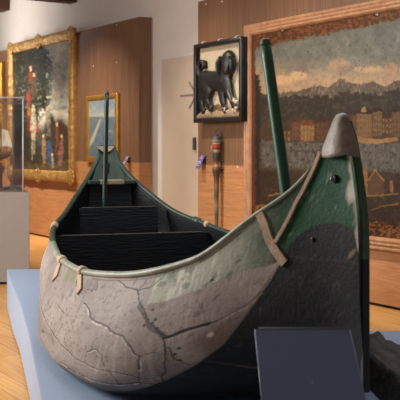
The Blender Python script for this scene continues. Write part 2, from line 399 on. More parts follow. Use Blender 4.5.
# ---- small seascape road picture behind the stern
def paint_small(qc, zb0):
    def f(X, Z):
        x, y = to_px(qc+X, zb0+Z); C = np.zeros(x.shape+(3,)); n = fbm(x/3, y/3, 5, 21)
        C[...] = lin((112, 126, 134)); put(C, np.clip((y-106)/12, 0, 1), (150, 152, 142)); put(C, np.clip((n-.5)*4, 0, 1)*(y < 117)*.5, (168, 160, 140))
        put(C, np.clip((y-117)/1.0, 0, 1), (84, 100, 112)); put(C, (np.abs(y-117.3) < .7)*.6, (92, 86, 74))
        put(C, np.clip((n-.45)*4, 0, 1)*(y > 117)*.35, (120, 128, 126))
        put(C, poly_mask(x, y, ((101.5, 119), (103, 119), (95.5, 141), (91, 148), (91.5, 141)), .8)*.75, (176, 166, 140))
        put(C, poly_mask(x, y, ((88, 118), (101, 118.5), (92, 139), (88, 142)), 1.2)*.4, (108, 112, 102))
        put(C, np.clip(ell(x, y, 111, 131, 3.2, 1.2, .6), 0, 1)*.5, (150, 154, 150))
        return C
    return f
carved_picture(84.3, 115.8, 1.33, 2.365, 'small gilt-framed seascape hanging behind the green stern post', .085, .004, M_gilt2, paint_small, 140, 140, orn=False, lumps=False)
# ---- picture at the far left, mostly out of view
def paint_dark(qc, zb0):
    def f(X, Z):
        n = fbm(X*5, Z*5, 5, 33)[..., None]; return lin((52, 42, 32))*(1-n)+lin((128, 104, 74))*n
    return f
carved_picture(-44, 1.5, 1.2, 3.2, 'gilt-framed dark painting at the end of the panelled wall left of the rider', .16, .012, M_gilt2, paint_dark, 60, 60, lumps=False)
# ---- the big view of a town with mountains
def paint_right(qc, zb0):
    def f(X, Z):
        x, y = to_px(qc+X, zb0+Z); C = np.zeros(x.shape+(3,)); x = x+1.6*(fbm(x/1.5, y/1.5, 3, 35)-.5); y = y+2.4*(fbm(x/1.8, y/1.8, 3, 36)-.5)
        n = fbm(x/10, y/10, 5, 41); n2 = fbm(x/2.5, y/2.5, 4, 43); n3 = fbm(x/1.2, y/5, 3, 47)
        C[...] = lin((106, 103, 92)); put(C, np.clip((n-.5)*3, 0, 1)*.5, (128, 122, 108)); put(C, np.clip((.45-n)*3, 0, 1)*.4, (84, 84, 78))
        g = np.clip((y-58-10*(n-.5))/22, 0, 1); put(C, g*.85, (158, 132, 102)); put(C, np.clip((y-70)/14, 0, 1)*.35, (164, 126, 94))
        for cx, cy, rx, ry, c in ((300, 68, 14, 5, (112, 100, 88)), (341, 66, 10, 7, (170, 134, 104)), (347, 70, 9, 5, (120, 104, 92)), (300, 76, 9, 4, (196, 158, 118)), (395, 72, 10, 8, (158, 122, 98)), (372, 70, 14, 3, (176, 146, 108)), (284, 80, 12, 5, (190, 152, 112)), (420, 66, 14, 8, (166, 130, 100))):
            put(C, ell(x+5*(n2-.5), y+4*(n2-.5), cx, cy, rx, ry, .6)*.7, c)
        mx = [240, 262, 282, 300, 316, 330, 342, 352, 360, 376, 388, 400, 430, 470, 520, 700]; my = [98, 97, 93, 91, 86, 87, 79, 83, 84, 82, 86, 80, 84, 78, 88, 84]
        ml = np.interp(x, mx, my)+3*(n2-.5)
        put(C, np.clip((y-ml)/1.2+.5, 0, 1), (86, 74, 62)); put(C, np.clip((y-ml)/1.2+.5, 0, 1)*np.clip((n3-.55)*6, 0, 1)*.6, (128, 108, 88))
        tl = np.interp(x, [240, 270, 300, 330, 350, 380, 400, 500, 700], [80, 95, 97, 96, 92, 94, 90, 93, 92])+9*(n2-.5)
        put(C, np.clip((y-tl)/1.5+.5, 0, 1)*.92, (50, 44, 36)); put(C, (y > tl)*np.clip((n2-.55)*5, 0, 1)*.45, (78, 66, 50))
        put(C, np.clip((y-118)/10+(n-.5), 0, 1)*.8, (74, 54, 38))
        # houses on the far bank
        def house(x0, x1, yt, yb, wall, roof, rows, cols, win=(146, 112, 66), rh=5):
            put(C, poly_mask(x, y, ((x0, yt), (x1, yt), (x1, yb), (x0, yb)), .7)*.9, wall)
            put(C, poly_mask(x, y, ((x0-1, yt), (x1+1, yt), (x1-2, yt-rh), (x0+2, yt-rh)), .7)*.9, roof)
            cw = (x1-x0)/cols; ch = (yb-yt)/rows; u = ((x-x0)/cw) % 1; v = ((y-yt)/ch) % 1
            ins = (x > x0) & (x < x1) & (y > yt) & (y < yb); put(C, (ins & (u > .3) & (u < .72) & (v > .25) & (v < .75))*.5, win)
        house(294, 301, 122, 140, (96, 66, 44), (78, 44, 32), 3, 2, (52, 38, 28)); house(302, 316, 125, 141, (118, 86, 54), (102, 56, 40), 3, 4)
        house(284, 293, 130, 142, (84, 58, 40), (66, 42, 30), 2, 2); house(318, 330, 122, 140, (78, 52, 36), (62, 38, 28), 3, 3, (104, 76, 48))
        house(347, 358, 116, 136, (92, 66, 44), (60, 42, 32), 4, 4, (58, 42, 30)); house(359, 374, 114, 137, (112, 84, 54), (52, 38, 30), 4, 6, (56, 42, 32)); house(375, 384, 112, 136, (104, 78, 52), (46, 36, 30), 4, 3, (54, 40, 30))
        house(384, 394, 118, 134, (84, 60, 42), (58, 40, 30), 3, 3); house(394, 410, 112, 136, (98, 72, 48), (48, 36, 28), 4, 5, (52, 40, 30)); house(412, 440, 116, 138, (98, 70, 46), (52, 38, 30), 4, 8, (52, 40, 30)); house(446, 486, 114, 138, (96, 70, 46), (56, 38, 28), 4, 9, (50, 38, 28))
        put(C, poly_mask(x, y, ((364, 108), (367, 106), (369, 112), (363, 112)), .6)*.8, (150, 118, 70))
        put(C, poly_mask(x, y, ((352, 136), (380, 139), (400, 137), (400, 141), (372, 145), (354, 141)), 1)*.75, (148, 112, 70))
        # river
        rv = np.clip((y-141-.02*(x-300)-3*(n-.5))/2, 0, 1)*np.clip((170+.03*(x-300)-y)/3, 0, 1)
        put(C, rv*.9, (84, 78, 70)); put(C, rv*np.clip((n3-.5)*5, 0, 1)*.5, (114, 104, 92)); put(C, rv*np.clip((.42-n2)*6, 0, 1)*.7, (46, 38, 30))
        put(C, ((np.abs(y-151-.02*(x-300)) < .8) & (x > 276) & (x < 330))*.6, (60, 44, 32))
        # near bank, gabled houses
        lo = np.clip((y-171-.02*(x-300)-3*(n-.5))/2, 0, 1); put(C, lo, (56, 43, 32)); put(C, lo*np.clip((n2-.55)*5, 0, 1)*.5, (84, 60, 40))
        put(C, poly_mask(x, y, ((359, 176), (369, 166), (370, 195), (360, 196)), .8)*.85, (128, 92, 52)); put(C, poly_mask(x, y, ((370, 180), (377, 170), (386, 181), (386, 198), (370, 196)), .8)*.85, (86, 64, 44))
        put(C, poly_mask(x, y, ((377, 170), (392, 172), (400, 182), (386, 181)), .8)*.8, (60, 46, 38)); put(C, poly_mask(x, y, ((392, 181), (395, 181), (395, 192), (392, 192)), .6)*.8, (140, 92, 56))
        for pl in ([(368, 172), (359, 180)], [(377, 170), (370, 180)], [(377, 170), (386, 181)], [(365, 196), (400, 194)], [(366, 213), (384, 206), (400, 204)], [(270, 196), (300, 188), (340, 192)]):
            put(C, np.clip(1-line_dist(x, y, pl)/.9, 0, 1)*.8, (150, 112, 66))
        put(C, np.clip((y-200)/8, 0, 1)*.4, (44, 32, 26))
        # brown scrolled border and the dark strip down the left edge
        bl = 262+4*(n2-.5)*2; put(C, np.clip((bl-x)/1.5+.5, 0, 1)*(y > 75), (46, 38, 32))
        bt = np.interp(x, [250, 400, 700], [50, 20, -38])+9*(n2-.5)+4*(n-.5)
        cur = np.clip(1.15-3.2*np.abs(fbm(x/3.2, y/3.2, 3, 55)-.5)*2, 0, 1)
        put(C, np.clip((bt-y)/1.5+.5, 0, 1), (82, 50, 32)); put(C, np.clip((bt-y)/1.5+.5, 0, 1)*(cur > .68)*.6, (132, 84, 48))
        put(C, np.clip((257+3*(n2-.5)-x)/1.5+.5, 0, 1), (84, 50, 34))
        zb_ = np.interp(x, [250, 340, 400, 700], [206, 221, 226, 274])-4*np.abs(np.sin(x*.16))
        put(C, np.clip((y-zb_)/1.5+.5, 0, 1), (60, 38, 26)); put(C, np.clip((y-zb_)/1.5+.5, 0, 1)*np.clip((cur-.5)*4, 0, 1)*.8, (138, 88, 46))
        for cx, cy in ((284, 30), (314, 21), (321, 19), (379, 14), (382, 9)):
            put(C, ell(x, y, cx, cy, 3.4, 3.4, .3), (46, 44, 40)); put(C, ell(x, y, cx, cy, 1.4, 1.6, .4), (150, 138, 112))
        for i in range(40):
            cx, cy = rng.uniform(262, 420), rng.uniform(40, 80); put(C, ell(x, y, cx, cy, .7, .6, .5)*.7, (58, 56, 50))
        return C*(.46+.36*n2[..., None]+.14*n[..., None])
    return f
zb, zt = .56, 2.99
root, wR, qcR = on_wall('framed_painting', 'huge dark town and mountain view in a broad moulded wooden frame', 'painting', 243.4, 452, zb, pxo=.055); fwR = .125
prof = [(0, 0), (0, .05), (.008, .058), (.034, .058), (.038, .048), (.044, .048), (.048, .062), (.072, .062), (.076, .05), (.082, .05), (.086, .06), (.108, .054), (.112, .044), (.125, .036), (.125, .0)]
link('frame', frame_mesh('frame', wR, zt-zb, prof, 4), M_moulding, root)
canvas_obj(root, wR-2*fwR+.02, zt-zb-2*fwR+.02, paint_right(qcR, zb+fwR-.01), 560, 420, -.026, zb=fwR-.01)
boxo('backing_board', (0, -.01, (zt-zb)/2), (wR-.06, .018, zt-zb-.06), M_dark, root, 0)
# ---- dog relief in a black box frame
OFF = .065
zb = 1.865; zt = 2.85
root, wD, qcD = on_wall('framed_relief', 'black dog relief in a black box frame on the wood panelling', 'relief', 193.5, 241.5, zb, OFF, pxo=.08)
M_blackframe = mat('black_frame', (18, 18, 20), .45, noise=.2, scale=8)
prof = [(0, 0), (0, .075), (.008, .085), (.046, .085), (.052, .075), (.052, .0)]
link('frame', frame_mesh('frame', wD, zt-zb, prof, 3), M_blackframe, root)
def paint_dog(X, Z):
    x, y = to_px(qcD+X, zb+.05+Z, OFF); C = np.zeros(x.shape+(3,)); n = fbm(x/5, y/5, 5, 61); n2 = fbm(x/1.6, y/1.6, 4, 62)
    C[...] = lin((170, 154, 126)); put(C, np.clip((n-.5)*4, 0, 1)*.4, (146, 130, 104)); put(C, ((np.abs(y-56.5) < .35) & (x > 232))*.5, (120, 80, 50))
    g = np.clip((y-np.interp(x, [190, 200, 210, 219, 228, 240], [112, 112, 107, 104, 108, 112])-3*(n2-.5))/1.5+.5, 0, 1)
    put(C, g, (98, 72, 48)); p = np.clip((y-np.interp(x, [196, 203, 209, 215, 219, 226, 233, 240], [119, 117, 118, 113.5, 117, 116.5, 118.5, 118])-2*(n2-.5))/1.2+.5, 0, 1)
    put(C, p, (168, 152, 124)); return C
canvas_obj(root, wD-.1, zt-zb-.1, paint_dog, 120, 120, -.012, 'background_panel', mat('relief_ground_paint', None, .7, noise=.08, scale=40, attr=True), zb=.05)
def blob_obj(name, chains, m, parent, vox=.012, ysq=.6, yoff=0, smooth=6):
    """one continuous body: tapered limbs fused into a single skin"""
    bm = bmesh.new()
    for ch in chains:
        for (p0, r0), (p1, r1) in zip(ch[:-1], ch[1:]):
            p0, p1 = Vector(p0), Vector(p1); k = max(2, int((p1-p0).length/(min(r0, r1)*.25)))
            for i in range(k+1): bmesh.ops.create_icosphere(bm, subdivisions=2, radius=r0+(r1-r0)*i/k, matrix=Matrix.Translation(p0.lerp(p1, i/k)))
    me = bpy.data.meshes.new(name); bm.to_mesh(me); bm.free(); o = bpy.data.objects.new(name+'_src', me); col.objects.link(o)
    md = o.modifiers.new('r', 'REMESH'); md.mode = 'VOXEL'; md.voxel_size = vox
    sm = o.modifiers.new('s', 'SMOOTH'); sm.factor = .5; sm.iterations = smooth
    dg = bpy.context.evaluated_depsgraph_get(); me2 = bpy.data.meshes.new_from_object(o.evaluated_get(dg)); me2.name = name
    bpy.data.objects.remove(o); bpy.data.meshes.remove(me)
    me2.transform(Matrix.Translation((0, yoff, 0)) @ Matrix.Diagonal((1, ysq, 1, 1))); me2.shade_smooth()
    return link(name, me2, m, parent)
def dp(px, py, r, y=0): q, z = qz(px, py, OFF+.06); return ((q-qcD, y, z-zb), r)
M_dog = mat('black_wood_carving', (20, 18, 17), .5, noise=.25, scale=30, bump=.3, bscale=60)
chains = [[dp(203.5, 80.5, .13), dp(213, 81, .125), dp(223, 80, .135)], [dp(223, 80, .13), dp(225.5, 72, .115), dp(226.8, 64, .105)], [dp(226.8, 64, .11), dp(227.6, 60.5, .13), dp(228.2, 61, .125, -.04)],
          [dp(228, 61, .09, -.06), dp(229, 67.5, .065, -.13), dp(229.2, 70.5, .05, -.14)],
          [dp(203, 82, .12), dp(202, 92, .085), dp(199.8, 99, .052), dp(200.8, 107, .045), dp(203.6, 110.5, .05, -.05)],
          [dp(205, 84, .10, -.04), dp(209, 91, .08, -.05), dp(206.8, 98.5, .052, -.05), dp(209.2, 105.5, .045, -.05), dp(212, 108, .05, -.08)],
          [dp(220, 84, .10), dp(220.6, 91, .075), dp(221.2, 99, .055), dp(223, 106.5, .045), dp(226, 109.5, .052, -.06)],
          [dp(226.5, 84, .10, -.03), dp(228.6, 90, .072, -.05), dp(231.2, 97, .05, -.05), dp(233.6, 103, .045, -.05), dp(235.8, 105.4, .05, -.08)]]
dog = blob_obj('dog', chains, M_dog, root, .012, .5, -.045)
tail = [dp(201, 78, .05), dp(198.6, 72, .05), dp(198.2, 66, .05), dp(200.4, 62, .048), dp(203.6, 62.6, .045), dp(204, 66.6, .04), dp(202, 68.4, .03)]
tube('tail', [(p[0], -.05, p[2]) for p, r in tail], [r*.9 for p, r in tail], M_dog, dog, 10, .8)
for e in ([dp(223.6, 57, .045), dp(221.6, 63, .062), dp(221.6, 70, .06), dp(222.4, 76, .03)], [dp(232.4, 57, .04), dp(234.6, 62, .055), dp(234.8, 69, .05), dp(234, 74, .025)]):
    tube('ear', [(p[0], -.088, p[2]) for p, r in e], [r for p, r in e], M_dog, dog, 12, .5)
M_bone = mat('pale_horn', (176, 164, 140), .5, noise=.3, scale=25, c2=None)
for (px, py, r) in ((236, 101, .05), (236.5, 108, .055), (226, 110, .05)):
    bm = bmesh.new(); p = dp(px, py, r)[0]
    for k in range(7):
        bmesh.ops.create_icosphere(bm, subdivisions=2, radius=r*random.uniform(.3, .6), matrix=Matrix.Translation((p[0]+random.uniform(-.035, .035), -.07+random.uniform(-.01, .012), p[2]+random.uniform(-.04, .04))))
    link('pale_carved_pebble', bm_mesh('pale_carved_pebble', bm, True), M_bone, root)
a, b_ = dp(230.5, 90, 0)[0], dp(234.4, 102, 0)[0]
tube('metal_strip', [(a[0]+.01, -.112, a[2]), (b_[0], -.1, b_[2])], .010, mat('dull_steel', (170, 170, 172), .3, metal=.8), root, 8)
bm = bmesh.new()
xs = np.linspace(-wD/2+.06, wD/2-.06, 40)
V = []; F = []
for i, x in enumerate(xs):
    hh = .09+.05*math.sin(i*.16)**2+.02*fbm(np.array(i*.4), np.array(.5), 3, 5)
    V += [(x, -.014, .055), (x, -.075, .055), (x, -.06, hh), (x, -.014, hh+.03)]
for i in range(len(xs)-1): F += [(i*4+k, i*4+4+k, i*4+5+k, i*4+1+k) for k in range(3)]
link('ground_ledge', mesh('ground_ledge', V, F, True), mat('brown_ground', (104, 76, 50), .8, c2=(160, 142, 112), scale=9), root)
M_nail = mat('white_nail', (226, 224, 216), .4)
for px in (203.6, 220, 237):
    q, z = qz(px, 100, OFF); tube('hanging_hook', [(q-qcD, -.03, zt-zb-.02), (q-qcD, -.03, zt-zb+.012), (q-qcD, 0, zt-zb+.03), (q-qcD, .062, zt-zb+.034)], .0055, M_nail, root, 8)
# ---- carved wooden staff hanging on the panelling
q, zb = qz(216.5, 231, .085); _, zt = qz(216.5, 130, .085); x, y = wp(q, .085)
root = thing('carved_staff', 'tall painted carved head staff hung upright below the black dog relief', 'carving', (x, y, zb), TH)
def zz(py): return z_at(216.5, py, .085)-zb
PR = [(.014, 232, (70, 52, 36)), (.022, 226, (96, 84, 66)), (.024, 215, (62, 66, 54)), (.026, 205, (120, 110, 92)), (.028, 196, (58, 54, 42)), (.03, 186, (112, 84, 54)), (.034, 178, (70, 46, 30)), (.048, 172, (58, 38, 24)), (.052, 168, (84, 56, 34)), (.034, 165, (150, 112, 72)), (.03, 163.5, (120, 70, 44)), (.042, 161, (70, 54, 36)), (.046, 157, (44, 38, 30)), (.048, 153, (66, 54, 40)), (.05, 150.4, (150, 132, 108)), (.05, 149.2, (36, 28, 26)), (.054, 147, (150, 48, 30)), (.054, 144.8, (128, 40, 26)), (.058, 143.6, (156, 136, 112)), (.058, 142, (64, 46, 36)), (.057, 140.6, (150, 132, 108)), (.06, 139.4, (52, 54, 56)), (.056, 137.6, (58, 62, 66)), (.04, 136, (48, 50, 54)), (.018, 135, (36, 36, 38)), (.011, 134, (28, 28, 28)), (.008, 130, (28, 28, 28))]
lathe('carved_shaft', [(r, zz(p)) for r, p, c in PR], mat('painted_carving', None, .55, attr=True, noise=.25, scale=40, bump=.3, bscale=40), root, 20, [lin(c) for r, p, c in PR])
bm = bmesh.new()
for dx in (-.022, .022): bmesh.ops.create_icosphere(bm, subdivisions=2, radius=.012, matrix=Matrix.Translation((dx-.02, -.048, zz(150.6))))
box(bm, (-.022, -.052, zz(147.5)), (.018, .03, .05), .006)
link('carved_face', bm_mesh('carved_face', bm, True), mat('carved_face_paint', (160, 120, 84), .5), root)
boxo('wall_bracket', (0, .055, zz(170)), (.05, .05, .03), M_dark, root, .003)
# ---- sloping purple captions on the wall
M_purple = mat('purple_card', (92, 76, 128), .5); M_pale = mat('caption_print', (196, 188, 210), .6)
def wall_caption(px, ptop, pbot, label, wid, colr=None):
    q, z1 = qz(px, ptop); x, y = wp(q, 0); hh = .165
    r = thing('wall_caption', label, 'caption', (x, y, z1-.17), TH, 'sloping captions on the panelling')
    M = Matrix.Translation((0, -.062, .085)) @ Matrix.Rotation(math.radians(-29), 4, 'X')
    boxo('plate', (0, 0, 0), (wid, .008, .19), colr or M_purple, r, .002, M)
    for k, (a, b) in enumerate(((-.075, .05), (-.05, .07), (.0, .06), (.02, .075), (.055, .05))):
        boxo('text_line', (-wid*.42+b*wid*4.7, -.0048, -a), (b*wid*9.4, .0012, .009), M_pale, r, 0, M)
    boxo('bracket', (0, -.03, .09), (.02, .06, .02), M_dark, r, .002)
wall_caption(204.5, 155, 172, 'small purple sloping caption beside the carved head staff', .095)
wall_caption(129, 156, 168.5, 'small purple-grey sloping caption right of the small seascape', .085, mat('mauve_card', (104, 92, 112), .5))
# ---- grey arrow on the white door, steel catch, nails
q0, z0 = qz(180.5, 96, -.2); q1, _ = qz(196.5, 96, -.2); x, y = wp((q0+q1)/2, -.2)
bm = bmesh.new(); L_ = q1-q0
box(bm, (0, -.003, .11), (L_, .006, .022), 0)
for s in (1, -1): box(bm, (-.125, 0, 0), (.25, .006, .022), 0, Matrix.Translation((L_/2, -.003, .11)) @ Matrix.Rotation(s*math.radians(44), 4, 'Y'))
ar = link('direction_arrow', bm_mesh('direction_arrow', bm), mat('grey_vinyl', (112, 108, 102), .6)); ar.location = (x, y, z0-.11); ar.rotation_euler = (0, 0, TH)
tag(ar, 'grey arrow sign pointing right on the pale door beside the dog relief', 'sign')
q, z = qz(195.3, 150, -.2); x, y = wp(q, -.2); _, z2 = qz(195.3, 137.5, -.2)
hd = boxo('door_handle', (0, -.015, (z2-z)/2), (.05, .03, z2-z), mat('grey_latch', (88, 82, 78), .5, metal=.5), dr, .004)
hd.location = (dr.matrix_basis.inverted() @ Vector((x, y, z))); 
NL = ((116.5, 24.8, 'white nail high on the left panelling near its top edge'), (93.5, 66, 'white nail in the left panelling above the small seascape, to its left'), (116.5, 62.5, 'white nail in the left panelling above the small seascape, to its right'),
      (206, 4, 'white nail high on the right panelling above the dog relief, nearer the door'), (222, 1.5, 'white nail at the top of the right panelling, nearer the big frame'), (237.5, 167, 'white nail low between the carved staff and the big wooden frame'))
nm = None
for px, py, lb in NL:
    q, z = qz(px, py); x, y = wp(q, 0)
    if nm is None:
        bm = bmesh.new(); bmesh.ops.create_uvsphere(bm, u_segments=10, v_segments=6, radius=.011, matrix=Matrix.Diagonal((1, .5, 1, 1))); nm = bm_mesh('nail', bm, True)
    o = link('nail', nm, M_nail); o.location = (x, y, z); o.rotation_euler = (0, 0, TH); tag(o, lb, 'nail', 'white nails in the panelling')
# ================================================================= plinth
def prism(name, pts, z0, z1, m, parent=None, bevel=.006):
    bm = bmesh.new(); vs = [bm.verts.new((x, y, z0)) for x, y in pts]; f = bm.faces.new(vs)
    r = bmesh.ops.extrude_face_region(bm, geom=[f]); bmesh.ops.translate(bm, vec=(0, 0, z1-z0), verts=[v for v in r['geom'] if isinstance(v, bmesh.types.BMVert)])
    bmesh.ops.recalc_face_normals(bm, faces=bm.faces[:])
    if bevel: bmesh.ops.bevel(bm, geom=bm.edges[:], offset=bevel, segments=2, affect='EDGES')
    return link(name, bm_mesh(name, bm), m, parent)
PZ = .39
root = thing('plinth', 'low pale blue grey plinth under the boat', 'plinth', (0, 5, 0))
PP = [(-1.851, 8.63), (.75, 8.56), (.95, 5.72), (2.6, 5.68), (2.6, 2.2), (-.265, 2.2), (-.727, 4.14), (-1.06, 5.58), (-1.35, 6.75), (-1.56, 7.5)]
M_plinth = mat('plinth_paint', (136, 153, 176), .5, noise=.02, scale=6)
prism('body', [(x, y-5) for x, y in PP], .02, PZ, M_plinth, root)
for x, y in ((-1.80, 8.56), (.68, 8.5), (1.0, 5.6), (2.5, 5.6), (2.5, 2.3), (-.2, 2.3), (-1.0, 5.6)):
    bm = bmesh.new(); bmesh.ops.create_cone(bm, cap_ends=True, segments=16, radius1=.03, radius2=.025, depth=.02, matrix=Matrix.Translation((x, y-5, .01))); link('foot', bm_mesh('foot', bm, False), M_dark, root)
# ================================================================= the boat
BZ = BO[2]+.001
root = thing('boat', 'old wooden double ended boat with green ends and a weathered grey hull', 'boat', (BO[0], BO[1], BZ), math.atan2(AX[1], AX[0]))
def loc(u, v, w): return np.stack(np.broadcast_arrays(u, -np.asarray(v, float), w), -1)   # local x = u, y = -v
def hull_paint(S, T, seed):
    G = 1.25; x = S; y = T*G
    jn = (fbm(x*22, y*22, 4, seed+1)-.5); jb = fbm(x*3, y*3, 5, seed+2); jf = fbm(x*40, y*40, 3, seed+3); st = fbm(x*5, y*45, 4, seed+4); vt = fbm(x*40, y*4, 4, seed+8)
    C = np.zeros(S.shape+(3,)); C[...] = lin((131, 121, 114))
    put(C, np.clip((jb-.48)*4, 0, 1)*.55, (160, 150, 141)); put(C, np.clip((.46-jb)*5, 0, 1)*.6, (108, 96, 89)); put(C, np.clip((st-.58)*6, 0, 1)*.25, (104, 92, 84))
    put(C, np.clip((jf-.62)*8, 0, 1)*.55, (80, 71, 66)); put(C, np.clip((vt-.6)*6, 0, 1)*.22, (172, 164, 156))
    # rusty stains towards the bow
    put(C, ell(x, y, .56, .40*G, .09, .06*G, .9)*.5*np.clip(jb*2, 0, 1), (96, 66, 48)); put(C, ell(x, y, .66, .47*G, .05, .06*G, .9)*.4, (168, 154, 138)); put(C, ell(x, y, .45, .37*G, .10, .08*G, .9)*.45, (92, 74, 62))
    # greyer strip below the long seam
    seam = [(5.08, .30), (3.2, .29), (2.408, .309), (2.132, .337), (1.881, .377), (1.617, .427), (1.385, .473), (1.191, .501), (1.039, .515), (.931, .539), (.855, .579)]
    sx = np.array(seam)[::-1]; ts = np.interp(x, sx[:, 0], sx[:, 1])
    put(C, np.clip((T-ts)*30, 0, 1)*.35*(x > .85), (112, 106, 103)); put(C, np.clip((T-ts-.05)*9, 0, 1)*.8*np.clip(jb*1.7, 0, 1)*np.clip((x-.8)*20, 0, 1)*np.clip((1.75-x)*4, 0, 1), (62, 58, 56))
    # pale green sheer strake
    tg = np.interp(x, [0, .315, .397, .486, .562, .689, .785, .9], [.26, .216, .198, .172, .164, .152, .16, .164])
    gm = np.clip((tg+.012*jn-T)*140, 0, 1)*np.clip((.915+.01*jn-x)*160, 0, 1)
    fade = np.clip((x-.34)/.3, 0, 1)
    put(C, gm, (40, 66, 46)); put(C, gm*np.clip(fade*1.35, 0, .92), (154, 154, 138)); put(C, gm*fade*np.clip((vt-.5)*5, 0, 1)*.75, (188, 184, 170)); put(C, gm*np.clip((jb-.5)*5, 0, 1)*.4*fade, (108, 124, 104))
    put(C, gm*np.clip((jn-.12)*14, 0, 1)*.6*np.clip((x-.3)*12, 0, 1), (70, 86, 70))
    # deep green bow cheek
    gb = np.clip((np.interp(T, [0, .10, .16, .22, .3], [.22, .31, .33, .335, .335])+.01*jn-x)*120, 0, 1)*(T < .6)
    put(C, gb, (16, 64, 38)); put(C, gb*np.clip((jb-.52)*5, 0, 1)*.4, (26, 78, 48)); put(C, gb*np.clip((jf-.72)*12, 0, 1)*.5, (120, 132, 116))
    put(C, gb*np.clip((.02-x+.03*jn)*60, 0, 1)*np.clip((jb-.42)*8, 0, 1)*.9, (168, 160, 146)); put(C, gb*ell(x, y, .285, .225*G, .025, .016*G, .8)*.7, (150, 146, 122)); put(C, gb*ell(x, y, .012, .205*G, .03, .03*G, .8)*np.clip((jf-.3)*4, 0, 1), (182, 176, 166))
    # dark worn bow bottom with rounded top
    tb = np.interp(x, [0, .019, .07, .149, .213, .264, .302, .327, .372, .429, .48, .531, .6, .68, .778, .88, 1.013, 1.14, 1.3, 1.51, 1.8, 5.08], [.39, .307, .261, .202, .166, .158, .172, .21, .257, .315, .369, .421, .473, .529, .587, .639, .685, .70, .70, .68, .72, .80])
    bk = np.clip((T-tb-.008*jn)*150, 0, 1)
    put(C, np.clip((T-tb+.022+.012*jn)*60, 0, 1)*(x > .34)*.75, (94, 86, 78))
    put(C, bk, (19, 22, 25)); put(C, bk*np.clip((st-.55)*5, 0, 1)*.35, (36, 39, 43)); put(C, bk*np.clip((jf-.7)*10, 0, 1)*.35, (66, 68, 70))
    hw_ = hull(S, T)[2]
    for c, a, b, cc, al in ((.742, 0, .5, (52, 46, 42), .6), (.277, .45, 1.2, (120, 84, 58), .7), (.50, 0, .75, (40, 38, 38), .4)):
        put(C, bk*np.clip(1.3-np.abs(hw_-c-.004*np.sin(x*23))/.005, 0, 1)*(x > a)*(x < b)*al*np.clip(jb*2-.3, 0, 1), cc)
    put(C, ell(x, y, .03, .375*G, .02, .008*G, .8)*.7, (140, 112, 88)); put(C, ell(x, y, .205, .212*G, .007, .008*G, .8)*.7, (86, 90, 94))
    # green strip end behind the first lashing, darker square patch
    gl = np.clip((.085+.006*jn-T)*160, 0, 1)*np.clip((x-1.62)*60, 0, 1)*np.clip((2.15-x)*20, 0, 1); put(C, gl*.8, (108, 112, 88)); put(C, gl*np.clip((vt-.5)*5, 0, 1)*.5, (148, 146, 122))
    pm = poly_mask(x, y, [(1.56, .03*G), (1.57, .094*G), (1.40, .078*G), (1.43, .02*G)], .01); put(C, pm*.6, (104, 96, 92))
    # shadow line below the rail, painted into the hull colour
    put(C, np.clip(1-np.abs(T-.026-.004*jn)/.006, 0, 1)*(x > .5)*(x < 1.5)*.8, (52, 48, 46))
    # cracks and seams, pale lower lips are chipped paint and painted edge highlights
    K = [([(x_, t_*G) for x_, t_ in seam], .0055, .85, .4), ([(1.493, .158), (1.40, .19), (1.318, .224), (1.217, .244), (1.08, .273), (.988, .305), (.925, .367), (.88, .425), (.88, .503)], .0075, .85, 1.0),
         ([(1.274, .481), (1.28, .413), (1.191, .383), (1.125, .419), (1.067, .511)], .005, .8, .8), ([(1.204, .024), (1.1, .06), (1.007, .08), (.95, .148), (.87, .228), (.797, .309), (.762, .329)], .006, .9, .1),
         ([(.95, .148), (.90, .21), (.82, .295), (.762, .329)], .013, .7, 0), ([(.775, .333), (.73, .325), (.699, .316), (.62, .314), (.59, .316)], .013, 1.0, .2), ([(.70, .315), (.553, .321)], .005, .9, 0), ([(1.007, .08), (.931, .072), (.867, .044), (.86, .02)], .005, .9, .2),
         ([(.762, .335), (.756, .423), (.778, .531), (.81, .607)], .006, .85, 0), ([(.753, .391), (.721, .461), (.674, .503)], .006, .8, 0), ([(.553, .321), (.454, .303), (.394, .275)], .004, .6, .4),
         ([(1.56, .03), (1.565, .094), (1.40, .078), (1.43, .02)], .004, .75, .2), ([(1.909, .222), (1.82, .225), (1.728, .24)], .006, .6, 0), ([(1.588, .557), (1.306, .581), (1.118, .605), (1.007, .621), (.905, .607), (.839, .637)], .006, .8, 1.0),
         ([(.88, .425), (.80, .40), (.756, .423)], .004, .5, 0), ([(.88, .503), (.90, .56), (.905, .61)], .005, .7, .3), ([(1.04, .515), (1.02, .57), (1.007, .62)], .006, .7, 0), ([(1.7, .32), (1.72, .36)], .006, .5, 0), ([(1.62, .075), (1.6, .11), (1.56, .118), (1.53, .10)], .005, .8, 0)]
    for i, (pl, wd, al, lip) in enumerate(K):
        if pl[0][1] < .7*G and i: pl = [(a, b*G) for a, b in pl]
        jx, jy = .03*(fbm(x*14, y*14, 4, 70+i)-.5), .03*(fbm(x*14, y*14, 4, 90+i)-.5)
        if lip:
            dl = line_dist(x+jx+.004, y+jy-.011, pl); put(C, np.clip(1.3-dl/(wd*1.1), 0, 1)*lip*np.clip((jf-.35)*4, 0, 1)*.75, (196, 188, 178))
        d = line_dist(x+jx, y+jy, pl); put(C, np.clip((1.0-d/wd)*2.2, 0, 1)*al*np.clip(.5+jb*1.3, 0, 1), (20, 17, 16))
    for a, b in ((.93, .17), (.90, .20), (.87, .235), (.84, .255), (.81, .285), (.88, .26), (.83, .24), (.86, .19), (.70, .40), (.72, .43), (.705, .47), (.80, .30), (1.45, .09), (.6, .14), (1.72, .06), (1.6, .12)):
        put(C, ell(x, y, a, b*G, .009, .009, .6), (40, 34, 32))
    put(C, ell(x, y, 2.087, .449*G, .03, .010*G, .7), (16, 15, 15)); put(C, ell(x, y, .58, .37*G, .012, .014, .6), (190, 176, 160))
    return C
NS, NT = 1000, 330
